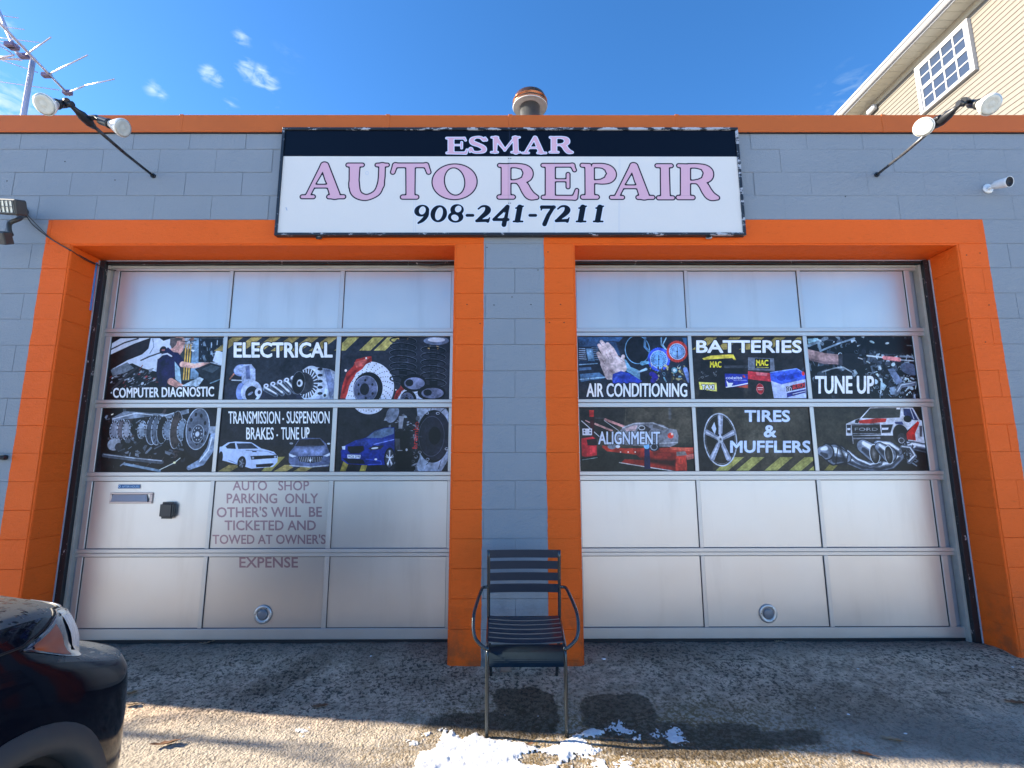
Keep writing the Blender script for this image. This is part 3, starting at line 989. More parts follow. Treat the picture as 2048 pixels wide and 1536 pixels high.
    cv.poly([(500, 1040), (560, 980), (660, 950), (850, 945), (960, 975), (1010, 1005), (1090, 1020), (1112, 1080), (1105, 1160), (1030, 1195), (780, 1190), (480, 1170), (440, 1100)], (130, 130, 138))
    cv.poly([(560, 1010), (650, 975), (690, 975), (670, 1030), (580, 1035)], (196, 168, 170)); cv.poly([(700, 980), (770, 975), (830, 1010), (810, 1040), (690, 1035)], (66, 62, 64)); cv.ell(735, 1000, 34, 24, (206, 208, 214), ring=8)
    cv.stroke([(540, 1000), (660, 955), (850, 950), (1000, 1010)], 6, (178, 178, 186)); cv.poly([(850, 960), (1000, 1010), (960, 1030), (850, 1000)], (110, 106, 108))
    cv.ell(1030, 1080, 30, 28, (214, 70, 56), -.4); cv.ell(1045, 1065, 10, 12, (240, 190, 180)); cv.stroke([(920, 1160), (1100, 1150)], 5, (180, 180, 186))
    cv.ell(430, 1190, 44, 28, (120, 126, 138)); cv.ell(860, 1195, 54, 46, (60, 62, 70)); cv.ell(860, 1195, 36, 34, (180, 190, 206), ring=8); cv.ell(490, 1192, 22, 16, (225, 228, 235))
    cv.poly([(762, 1180), (812, 1180), (825, 1420), (760, 1420)], (34, 36, 70)); cv.ell(785, 1190, 28, 26, (120, 170, 210))
    cv.text('ALIGNMENT', 292, 1040, 920, 1168, (206, 216, 234), .035, BLK, 6)
    # --- batteries
    cv.poly([(1270, 60), (2440, 60), (2440, 720), (1270, 720)], (46, 44, 46))
    stripes(cv, (1400, 1640, 1880, 2100, 2330), 75, 200, 110, 150, (150, 134, 78))
    cv.poly([(1270, 235), (2440, 235), (2440, 720), (1270, 720)], (46, 44, 46)); cv.poly([(1270, 600), (2440, 600), (2440, 720), (1270, 720)], (64, 60, 56), .8, 16)
    cv.poly([(1355, 290), (1440, 262), (1640, 248), (1672, 255), (1680, 285), (1370, 305)], (216, 196, 78)); cv.poly([(1610, 250), (1672, 250), (1715, 330), (1690, 320), (1660, 285)], (206, 186, 70))
    cv.poly([(1340, 320), (1780, 300), (1780, 700), (1320, 690)], (34, 33, 36), .9, 4)
    cv.poly([(1420, 310), (1565, 300), (1568, 385), (1425, 390)], (30, 30, 34)); cv.text('MAC', 1436, 322, 1548, 382, (224, 206, 60), .06, (20, 20, 22), 4)
    cv.poly([(1318, 530), (1500, 540), (1505, 628), (1330, 608)], (226, 214, 110)); cv.text('TAXI', 1352, 560, 1474, 608, (236, 236, 236), .05, (30, 30, 34), 5)
    cv.stroke([(1590, 376), (1880, 376)], 14, (70, 72, 80)); cv.clutter(r, 1330, 1500, 420, 500, 14, [(180, 184, 190), (90, 92, 96)], 14, 40)
    cv.poly([(1585, 445), (1820, 452), (1824, 570), (1660, 586), (1590, 580)], (50, 62, 170)); cv.stroke([(1600, 585), (1700, 570), (1822, 545)], 5, (240, 240, 245)); cv.poly([(1690, 582), (1825, 555), (1825, 594)], (170, 80, 60))
    cv.text('coéxito', 1596, 474, 1762, 502, (235, 238, 248), .03); cv.text('evolution', 1676, 506, 1808, 520, (210, 214, 235), .01)
    cv.poly([(1598, 510), (1625, 540), (1672, 540), (1655, 575), (1615, 582)], (232, 235, 242))
    cv.poly([(1770, 480), (1770, 456), (1790, 470), (1800, 490)], (205, 80, 70))
    with_crop(cv, 1500, 660, 5.121)
    cv.poly([(-20, 280), (245, 290), (255, 420), (-20, 410)], (110, 116, 130)); cv.poly([(50, 290), (205, 296), (208, 396), (52, 390)], (26, 27, 30)); cv.text('MAC', 64, 306, 186, 364, (232, 216, 60), .06, (20, 20, 22), 3); cv.stroke([(70, 380), (190, 384)], 3, (200, 190, 90))
    cv.poly([(-20, 420), (60, 430), (215, 440), (215, 530), (-20, 500)], (206, 60, 72)); cv.poly([(60, 428), (180, 440), (175, 470), (70, 462)], (226, 120, 130)); cv.poly([(-20, 510), (220, 535), (240, 690), (-20, 690)], (48, 46, 46))
    cv.ell(105, 602, 38, 54, (196, 44, 54)); cv.ell(105, 602, 38, 54, (235, 150, 150), ring=4); cv.stroke([(80, 590), (132, 590)], 5, (240, 200, 200)); cv.stroke([(84, 610), (128, 610)], 4, (240, 200, 200))
    cv.poly([(204, 430), (480, 390), (560, 440), (575, 500), (320, 555), (215, 520)], (70, 100, 216)); cv.poly([(330, 470), (500, 430), (540, 470), (380, 515)], (44, 72, 186)); cv.stroke([(210, 435), (480, 395), (555, 440)], 5, (130, 160, 240)); cv.ell(318, 490, 42, 30, (40, 60, 160))
    cv.poly([(215, 518), (320, 556), (575, 500), (590, 698), (245, 698)], (184, 196, 234)); cv.poly([(370, 580), (565, 535), (566, 590), (375, 632)], (46, 40, 60)); cv.ell(402, 605, 24, 28, (226, 228, 236), ring=5); cv.stroke([(402, 590), (402, 620)], 4, (226, 228, 236)); cv.text('BOSCH', 440, 560, 560, 606, (206, 60, 60), .05, dy=22); cv.poly([(378, 645), (570, 604), (572, 640), (380, 690)], (50, 54, 130)); cv.stroke([(440, 655), (565, 625)], 3, (230, 232, 240)); cv.ell(545, 445, 14, 22, (210, 60, 60))
    cv.text('BATTERIES', -545, 108, 526, 230, WHITE, .06, BLK, 7)
    # --- tune up (engine bay)
    cv.poly([(578, 60), (1770, 60), (1770, 712), (578, 712)], (26, 28, 33))
    cv.clutter(r, 600, 1720, 80, 690, 300, [(12, 12, 16), (40, 44, 54), (70, 80, 94), (110, 126, 142), (18, 19, 24), (60, 66, 78), (180, 200, 215)], 16, 110)
    cv.clutter(r, 1150, 1740, 200, 690, 240, [(14, 15, 18), (50, 56, 68), (96, 108, 124), (20, 21, 26), (150, 166, 184), (200, 220, 228)], 10, 66)
    cv.stroke([(600, 160), (700, 120), (720, 200)], 14, (120, 140, 156)); cv.stroke([(720, 215), (900, 140), (1070, 85)], 9, (130, 150, 170)); cv.poly([(950, 190), (1080, 110), (1110, 200), (980, 240)], (20, 21, 26)); cv.poly([(590, 90), (700, 82), (690, 110), (600, 140)], (150, 190, 206))
    cv.poly([(1100, 80), (1740, 80), (1730, 250), (1400, 250), (1120, 160)], (18, 18, 22), .8, 10); cv.ell(1250, 122, 26, 12, (170, 196, 206), .4); cv.ell(1405, 135, 22, 11, (190, 206, 214), -.2); cv.stroke([(1610, 158), (1690, 160)], 6, (90, 96, 104))
    cv.stroke([(600, 250), (760, 290), (900, 300)], [54, 56, 52], (160, 134, 134)); cv.stroke([(610, 300), (760, 330), (900, 334)], 14, (110, 90, 96), .7, 5)
    cv.poly([(905, 250), (1020, 236), (1120, 260), (1160, 320), (1130, 380), (1060, 410), (960, 380), (908, 350)], (30, 31, 37)); cv.poly([(905, 250), (950, 246), (950, 362), (908, 352)], (58, 58, 66)); cv.stroke([(1110, 285), (1150, 298)], 5, (190, 196, 206))
    cv.stroke([(1200, 262), (1380, 282)], 8, (200, 214, 224)); cv.stroke([(1378, 284), (1530, 302)], 21, (206, 132, 134)); cv.stroke([(1540, 270), (1720, 275)], 10, (130, 146, 164)); cv.stroke([(1540, 305), (1720, 318)], 5, (190, 205, 218))
    cv.stroke([(740, 430), (860, 390), (960, 380), (1040, 430)], 6, (150, 160, 170)); cv.ell(1640, 400, 100, 60, (90, 104, 130), .3); cv.stroke([(1500, 650), (1540, 570), (1690, 545), (1745, 548)], 22, (110, 122, 142)); cv.stroke([(1510, 630), (1550, 562), (1690, 536)], 5, (190, 204, 220)); cv.poly([(1410, 400), (1470, 390), (1570, 530), (1500, 560)], (110, 126, 156)); cv.poly([(1340, 520), (1400, 570), (1370, 620), (1335, 600)], (150, 176, 190)); cv.poly([(1430, 590), (1490, 580), (1480, 660), (1440, 660)], (130, 150, 176))
    cv.poly([(600, 500), (1250, 480), (1220, 700), (600, 700)], (28, 29, 33), .8, 20)
    cv.text('TUNE UP', 672, 474, 1268, 648, WHITE, .04, BLK, 8)
    # --- tires & mufflers
    cv.poly([(-380, 775), (615, 775), (670, 1450), (-380, 1450)], (66, 62, 54))
    cv.poly([(-380, 775), (-180, 775), (-180, 940), (-380, 1000)], (84, 78, 66), .6, 12); cv.poly([(-60, 950), (320, 950), (300, 1300), (-60, 1300)], (88, 84, 74), .4, 10)
    stripes(cv, (-190, 20, 310, 560, 760), 1300, 1445, 130, 170, (158, 154, 90))
    cv.ell(-303, 1120, 166, 262, (44, 42, 40)); cv.ell(-303, 1120, 166, 262, (184, 190, 204), ring=13)
    cv.ell(-303, 1120, 146, 240, (110, 112, 118), ring=5)
    for k in range(5):
        t = -1.57 + k * 1.257
        ex, ey = -303 + 142 * math.cos(t), 1120 + 236 * math.sin(t)
        cv.stroke([(-303, 1120), (ex, ey)], [17, 26], (150, 156, 176)); cv.stroke([(-306, 1120), (ex - 6, ey)], [4, 9], (196, 200, 216))
        cv.ell(-303 + 34 * math.cos(t + .6), 1120 + 54 * math.sin(t + .6), 10, 14, (60, 60, 68))
    cv.poly([(-395, 1000), (-365, 940), (-345, 1010), (-360, 1070)], (196, 206, 226)); cv.ell(-303, 1120, 28, 36, (196, 202, 214)); cv.ell(-300, 1118, 10, 13, (100, 104, 116))
    cv.text('TIRES', -50, 824, 406, 936, (206, 218, 242), .06, (46, 56, 84), 4); cv.text('&', 146, 978, 264, 1094, (206, 218, 242), .06, (46, 56, 84), 4); cv.text('MUFFLERS', -198, 1136, 614, 1252, (206, 218, 242), .06, (46, 56, 84), 4)
    # --- truck and exhaust
    cv.poly([(640, 775), (1860, 775), (1900, 1450), (690, 1450)], (54, 52, 46)); cv.poly([(1100, 775), (1860, 775), (1860, 1100), (1100, 1100)], (36, 34, 32), .7, 30); stripes(cv, (860,), 1330, 1445, 90, 110, (130, 122, 66)); cv.poly([(1500, 1250), (1880, 1200), (1880, 1450), (1400, 1450)], (26, 26, 30), .9, 16)
    cv.poly([(985, 960), (1070, 920), (1130, 900), (1230, 790), (1560, 785), (1670, 795), (1740, 920), (1815, 940), (1815, 1160), (1600, 1150), (1500, 1080), (1340, 1080), (985, 1080)], (196, 200, 212))
    cv.poly([(1145, 900), (1235, 800), (1545, 796), (1535, 895), (1300, 905)], (60, 60, 56)); cv.poly([(1570, 805), (1660, 805), (1725, 925), (1640, 915), (1575, 870)], (44, 58, 100)); cv.ell(1615, 910, 40, 34, (24, 25, 30)); cv.stroke([(1640, 800), (1680, 910)], 4, (200, 205, 215))
    cv.poly([(1110, 925), (1290, 905), (1400, 905), (1390, 940), (1250, 955), (1120, 955)], (176, 44, 38)); cv.poly([(1080, 920), (1125, 905), (1110, 955), (1075, 950)], (40, 38, 44)); cv.poly([(1500, 790), (1540, 790), (1540, 812), (1500, 812)], (225, 228, 235))
    cv.poly([(1040, 962), (1330, 955), (1345, 1070), (1050, 1078)], (42, 40, 42)); cv.text('FORD', 1075, 1000, 1310, 1030, (140, 144, 152), .03); cv.stroke([(1045, 970), (1330, 962)], 4, (130, 134, 144)); cv.stroke([(1050, 1060), (1340, 1060)], 4, (120, 124, 134))
    cv.poly([(1345, 970), (1465, 965), (1440, 1050), (1350, 1055)], (44, 44, 52)); cv.poly([(1352, 1000), (1420, 998), (1415, 1020), (1352, 1022)], (214, 220, 235)); cv.poly([(990, 970), (1035, 968), (1032, 1055), (996, 1050)], (44, 44, 52)); cv.poly([(996, 1004), (1030, 1002), (1030, 1024), (998, 1024)], (206, 212, 226))
    cv.poly([(985, 1085), (1490, 1080), (1500, 1140), (1040, 1160), (990, 1130)], (50, 48, 50)); cv.stroke([(1060, 1110), (1330, 1105)], 7, (120, 122, 132)); cv.stroke([(1050, 1090), (1058, 1160)], 5, (150, 152, 160))
    cv.ell(1545, 1070, 78, 100, (34, 32, 34)); cv.ell(1560, 1110, 46, 54, (60, 60, 66)); cv.ell(1552, 1130, 30, 28, (170, 176, 190), ring=6); cv.poly([(1480, 940), (1560, 935), (1575, 970), (1490, 960)], (60, 70, 120), .7)
    cv.poly([(1600, 1050), (1720, 930), (1735, 950), (1690, 1060), (1700, 1130), (1610, 1120)], (178, 42, 40)); cv.poly([(1700, 950), (1600, 1060), (1600, 1040)], (24, 24, 30)); cv.poly([(1780, 1060), (1812, 1050), (1812, 1130), (1790, 1120)], (186, 50, 46)); cv.poly([(1735, 980), (1765, 980), (1762, 1090), (1740, 1090)], (90, 90, 100)); cv.text('R', 1782, 950, 1806, 975, (40, 44, 60), .05)
    cv.pipe([(1620, 1180), (1700, 1190), (1815, 1215)], 46); cv.clutter(r, 1560, 1700, 1160, 1360, 50, [(30, 32, 38), (130, 142, 158), (210, 218, 230), (70, 76, 88)], 20, 60); cv.pipe([(1560, 1200), (1640, 1210), (1690, 1290), (1630, 1350)], 22)
    cv.pipe([(1000, 1320), (1150, 1385), (1330, 1400), (1450, 1370), (1530, 1290)], 50); cv.pipe([(1000, 1250), (1100, 1330), (1230, 1385), (1330, 1360)], 26)
    cv.pipe([(800, 1230), (900, 1275)], [72, 104]); cv.pipe([(870, 1275), (980, 1300)], [112, 60]); cv.pipe([(735, 1240), (775, 1245)], [52, 86]); cv.poly([(895, 1185), (935, 1170), (1010, 1370), (965, 1400)], (30, 33, 40), .55, 5); cv.stroke([(900, 1200), (880, 1380)], 5, (30, 32, 38)); cv.stroke([(1005, 1270), (985, 1380)], 5, (30, 32, 38))
    cv.pipe([(1310, 1170), (1430, 1180), (1520, 1240)], 44); cv.pipe([(1165, 1190), (1270, 1260)], [76, 96]); cv.ell(1278, 1268, 52, 98, (206, 214, 226)); cv.ell(1278, 1270, 45, 90, (44, 42, 42)); cv.ell(1270, 1270, 22, 56, (120, 120, 122), a=.7, soft=6)
    cv.pipe([(1330, 1200), (1420, 1270)], [52, 84]); cv.ell(1424, 1276, 44, 92, (206, 214, 226)); cv.ell(1424, 1278, 38, 84, (44, 42, 42)); cv.ell(1416, 1278, 18, 50, (110, 110, 112), a=.7, soft=6)
    cv.speckle(r, .03)
    cv.tone(3, .36, .26)
    return cv.image('right_door_print')


def paint_notice(X0, X1, Z0, Z1, lines, y_off):
    cv = plane_canvas(X0, X1, Z0, Z1, YD, 700, (186, 182, 180))
    with_crop(cv, 160, 940, 3.938)
    for (s, x0, y0, x1, y1, dy) in lines:
        cv.text(s, x0, y0, x1, y1, (140, 116, 126), .03, None, 0, 1.0, dy=dy)
    return cv.image('notice_lettering')


# ---- sign face lettering: soft slab serif letters built from round strokes
def sign_image(X0, X1, Z0, Z1, Y):
    cv = plane_canvas(X0, X1, Z0, Z1, Y, 600, (218, 214, 208))
    with_crop(cv, 0, 0, 1)
    cv.poly([(500, 200), (1550, 200), (1550, 313.2), (500, 312.2)], (3, 8, 22))
    PINK = (216, 172, 188)

    def glyph(prims, holes, k, fill, line, lw, halo=None, hw=0, smoothk=2.2):
        allp = []
        for (L, rr) in prims:
            allp += list(L)
        P = cv.tp(allp)
        wd = cv.win(P, 215 * cv.s + 30)
        X, Y_ = wd[4], wd[5]
        acc = np.zeros(X.shape)
        kk = smoothk
        for (L, rr) in prims:
            if isinstance(rr, (list,)) and len(L) > 3:
                L3 = curve_pts([Vector((x, y, r0)) for (x, y), r0 in zip(L, rr)], 5)
                L, rr = [(v.x, v.y) for v in L3], [v.z for v in L3]
            Q = cv.tp(L)
            if rr == 'poly':
                d = cv.sd_poly(Q, X, Y_)
            elif isinstance(rr, tuple) and rr[0] == 'e':
                d = cv.sd_ell(Q[0], rr[1] * cv.s, rr[2] * cv.s, rr[3], X, Y_)
            else:
                rs = [v * cv.s for v in (rr if isinstance(rr, (list, tuple)) else [rr] * len(L))]
                d = cv.sd_stroke(Q, rs, X, Y_)
            acc += np.exp(-np.clip(d, -60, 60) / kk)
        d = -kk * np.log(acc + 1e-12)
        for (L, rr) in holes:
            Q = cv.tp(L)
            if isinstance(rr, tuple):
                h = cv.sd_ell(Q[0], rr[1] * cv.s, rr[2] * cv.s, rr[3], X, Y_)
            else:
                h = cv.sd_poly(Q, X, Y_)
            d = np.maximum(d, -h)
        if halo:
            cv.put(wd, .5 - (d - hw), halo)
        if line:
            cv.put(wd, .5 - (d - lw / 2), line)
            cv.put(wd, .5 - (d + lw / 2), fill)
        else:
            cv.put(wd, .5 - d, fill)

    def A(dx, dy, sx=1.0, sy=1.0):
        T = lambda L: [(dx + x * sx, dy + y * sy) for x, y in L]
        s_ = (sx + sy) / 2
        return ([(T([(596, 550), (405, 925)]), [34 * s_, 30 * s_]), (T([(612, 562), (735, 915)]), [50 * s_, 62 * s_]), (T([(500, 812), (640, 812)]), 25 * sy),
                 (T([(335, 942), (470, 942)]), 26 * sy), (T([(662, 942), (842, 942)]), 27 * sy)], [(T([(577, 662), (635, 785), (503, 785)]), 0)])

    def Rl(dx, dy, sx=1.0, sy=1.0):
        T = lambda L: [(dx + x * sx, dy + y * sy) for x, y in L]
        s_ = (sx + sy) / 2
        return ([(T([(948, 350), (1032, 350), (1032, 600), (948, 600)]), 'poly'), (T([(935, 344), (1000, 346)]), 18 * s_), (T([(932, 614), (1050, 614)]), 20 * sy),
                 (T([(1020, 346), (1090, 348), (1148, 368), (1176, 400), (1170, 440), (1130, 468), (1080, 480), (1020, 482)]), [20 * s_, 22 * s_, 34 * s_, 43 * s_, 43 * s_, 30 * s_, 18 * s_, 15 * s_]),
                 (T([(1080, 478), (1135, 510), (1165, 560), (1198, 600), (1250, 616)]), [12 * s_, 38 * s_, 42 * s_, 40 * s_, 20 * s_])],
                [(T([(1036, 368), (1085, 368), (1120, 378), (1134, 410), (1122, 445), (1090, 460), (1036, 462)]), 0)])

    def E_(dx, dy, sx=1.0, sy=1.0):
        T = lambda L: [(dx + x * sx, dy + y * sy) for x, y in L]
        s_ = (sx + sy) / 2
        return ([(T([(1324, 345), (1411, 345), (1411, 615), (1324, 615)]), 'poly'), (T([(1305, 343), (1560, 343)]), 18 * s_), (T([(1555, 342), (1574, 384)]), [18 * s_, 17 * s_]),
                 (T([(1400, 471), (1500, 471)]), 14 * s_), (T([(1519, 420), (1519, 528)]), 17 * s_), (T([(1308, 616), (1575, 620)]), [19 * s_, 22 * s_]), (T([(1578, 616), (1594, 556)]), [24 * s_, 16 * s_])], [])

    # crops of the photograph used as drawing frames
    with_crop(cv, 550, 240, 6.144)
    ln, lw = (8, 6, 20), 5.5
    HL = (214, 226, 243)
    g = lambda q: glyph(q[0], q[1], 1, PINK, ln, lw, HL, 3.0)
    g(A(0, 0))
    g(([([(912, 560), (1046, 560), (1030, 780), (1034, 830), (910, 830)], 'poly'), ([(972, 780), (985, 870), (1030, 925), (1110, 950), (1190, 930), (1260, 880), (1300, 790)], [62, 62, 50, 40, 38, 42, 40]), ([(1300, 800), (1312, 690), (1316, 560)], [40, 41, 40]), ([(897, 552), (1072, 552)], 26), ([(1254, 552), (1380, 552)], 25)], []))
    with_crop(cv, 1250, 240, 6.144)
    g(([([(433, 560), (544, 560), (548, 700), (556, 950), (436, 950), (433, 720)], 'poly'), ([(394, 561), (566, 561)], 27), ([(412, 955), (586, 955)], 27)], []))
    g(A(-502, 8))
    with_crop(cv, 780, 250, 4.267)
    g(([([(134, 345), (216, 345), (213, 610), (136, 610)], 'poly'), ([(108, 614), (226, 614)], 20), ([(46, 344), (306, 344)], 22), ([(44, 342), (24, 402)], [22, 20]), ([(308, 342), (330, 402)], [22, 20])], []))
    g(([([(551, 483)], ('e', 189, 162, 0))], [([(551, 481)], ('e', 84, 124, -.16))]))
    g(Rl(0, 0))
    g(E_(0, 0))
    g(([([(1662, 350), (1746, 350), (1746, 600), (1664, 600)], 'poly'), ([(1640, 343), (1700, 345)], 19), ([(1645, 614), (1765, 614)], 21), ([(1740, 345), (1820, 350), (1870, 380), (1890, 420), (1868, 455), (1815, 480), (1740, 484)], [20, 24, 38, 42, 42, 26, 16])], [([(1744, 366), (1800, 368), (1834, 385), (1842, 415), (1830, 445), (1795, 462), (1744, 464)], 0)]))
    # second R lies at the right end
    sR = 4.267 / 6.144
    with_crop(cv, 1250, 240, 6.144)
    g(Rl(-722 * 1.0, 28, 1.47, 1.49) if False else Rl(635 - 932 * 1.50 + 20, 560 - 344 * 1.45, 1.50, 1.45))
    # ESMAR
    with_crop(cv, 780, 250, 4.267)
    wh = (214, 226, 244)
    h = lambda q: glyph(q[0], q[1], 1, PINK, wh, 3.4, wh, 1.6, 1.2)
    h(E_(480 - 1300 * .60, 112 - 343 * .46, .60, .46))
    h(([([(800, 125), (770, 106), (730, 106), (700, 124), (705, 150), (760, 172), (800, 196), (800, 218), (765, 232), (715, 230), (690, 205)], [17, 11, 10, 19, 21, 18, 20, 19, 11, 10, 17]), ([(812, 108), (822, 128)], [8, 12]), ([(682, 228), (682, 206)], [8, 12])], []))
    h(([([(900, 112), (896, 230)], [20, 14]), ([(905, 115), (980, 212)], [20, 10]), ([(1060, 112), (978, 216)], [10, 9]), ([(1070, 112), (1074, 230)], [22, 22]), ([(868, 105), (920, 105)], 9), ([(1050, 105), (1104, 105)], 9), ([(864, 232), (918, 232)], 9), ([(1038, 232), (1108, 232)], 9)], []))
    aA = A(1128 - 330 * .395, 105 - 545 * .335, .395, .335)
    h(aA)
    h(Rl(1366 - 935 * .60, 106 - 346 * .47, .60, .47))
    # phone number, italic
    dk = (16, 22, 32)
    n = lambda q: glyph(q[0], q[1], 1, dk, None, 0, (216, 228, 245), 2.6, 1.0)
    n(([([(270, 730)], ('e', 62, 52, -.25)), ([(318, 720), (312, 770), (280, 810), (242, 835)], [15, 17, 16, 9])], [([(276, 728)], ('e', 27, 36, .25))]))
    n(([([(416, 756)], ('e', 68, 76, .25))], [([(418, 756)], ('e', 30, 58, .22))]))
    n(([([(572, 722)], ('e', 56, 50, 0)), ([(560, 784)], ('e', 64, 50, 0))], [([(582, 716)], ('e', 26, 30, .5)), ([(554, 790)], ('e', 32, 26, .5))]))
    n(([([(658, 770), (706, 770)], 13)], []))
    two = lambda x: ([([(x + 20, 715), (x + 50, 694), (x + 85, 694), (x + 102, 722), (x + 85, 752), (x + 40, 790), (x + 10, 815)], [7, 9, 12, 25, 22, 16, 12]), ([(x + 5, 817), (x + 100, 813)], [12, 14]), ([(x + 100, 822), (x + 116, 790)], [12, 5])], [])
    n(two(734)); n(two(1412))
    n(([([(1000, 695), (890, 800)], [16, 12]), ([(1004, 695), (972, 850)], [16, 20]), ([(886, 806), (1006, 806)], 13)], [([(985, 742), (972, 790), (928, 790)], 0)]))
    one = lambda x: ([([(x + 56, 700), (x + 36, 810)], 23), ([(x + 22, 708), (x + 84, 692)], [7, 7]), ([(x + 2, 822), (x + 78, 822)], 8)], [])
    n(one(1052)); n(one(1590)); n(one(1736))
    n(([([(1194, 770), (1242, 770)], 13)], []))
    n(([([(1295, 700), (1400, 700)], [16, 15]), ([(1396, 698), (1350, 770), (1318, 845)], [14, 17, 19]), ([(1296, 700), (1290, 724)], [9, 6])], []))
    # seam, screws, light stains
    with_crop(cv, 0, 0, 1)
    cv.stroke([(1019.4, 255), (1019.4, 470)], .35, (120, 135, 165), .5, .6)
    for x in (828, 832, 1109, 1238, 1240):
        cv.stroke([(x, 318), (x - 1, 465)], .3, (160, 175, 205), .35, .8)
    for x, y in ((1017.5, 316.8), (1021.5, 316.8), (1017.5, 406), (1021, 406)):
        cv.ell(x, y, .9, .8, (30, 34, 44))
    cv.ell(734, 346, 3, 4, (170, 182, 205), ring=.8, a=.6); cv.stroke([(572, 415), (574, 420)], .8, (150, 165, 190), .8)
    cv.speckle(random.Random(1), .02)
    return cv.image('shop_sign_print')


def print_mat(name, img, rough=0.3, metal=0.0, spec=0.5, bumpd=0.0):
    m = NT(name)
    tx = m.n('ShaderNodeTexImage')
    tx.image = img
    tx.extension = 'EXTEND'
    m.t.links.new(tx.outputs['Color'], m.b.inputs['Base Color'])
    m.set(rough=rough, metal=metal, spec=spec)
    if bumpd:
        m.bump(m.noise(m.pos(), 260, 3, .6), .6, bumpd)
    return m.m


def set_uv(o, X0, X1, Z0, Z1):
    me = o.data
    uv = me.uv_layers.new(name='UVMap')
    for l in me.loops:
        v = me.vertices[l.vertex_index].co
        uv.data[l.index].uv = ((v.x - X0) / (X1 - X0), (v.z - Z0) / (Z1 - Z0))


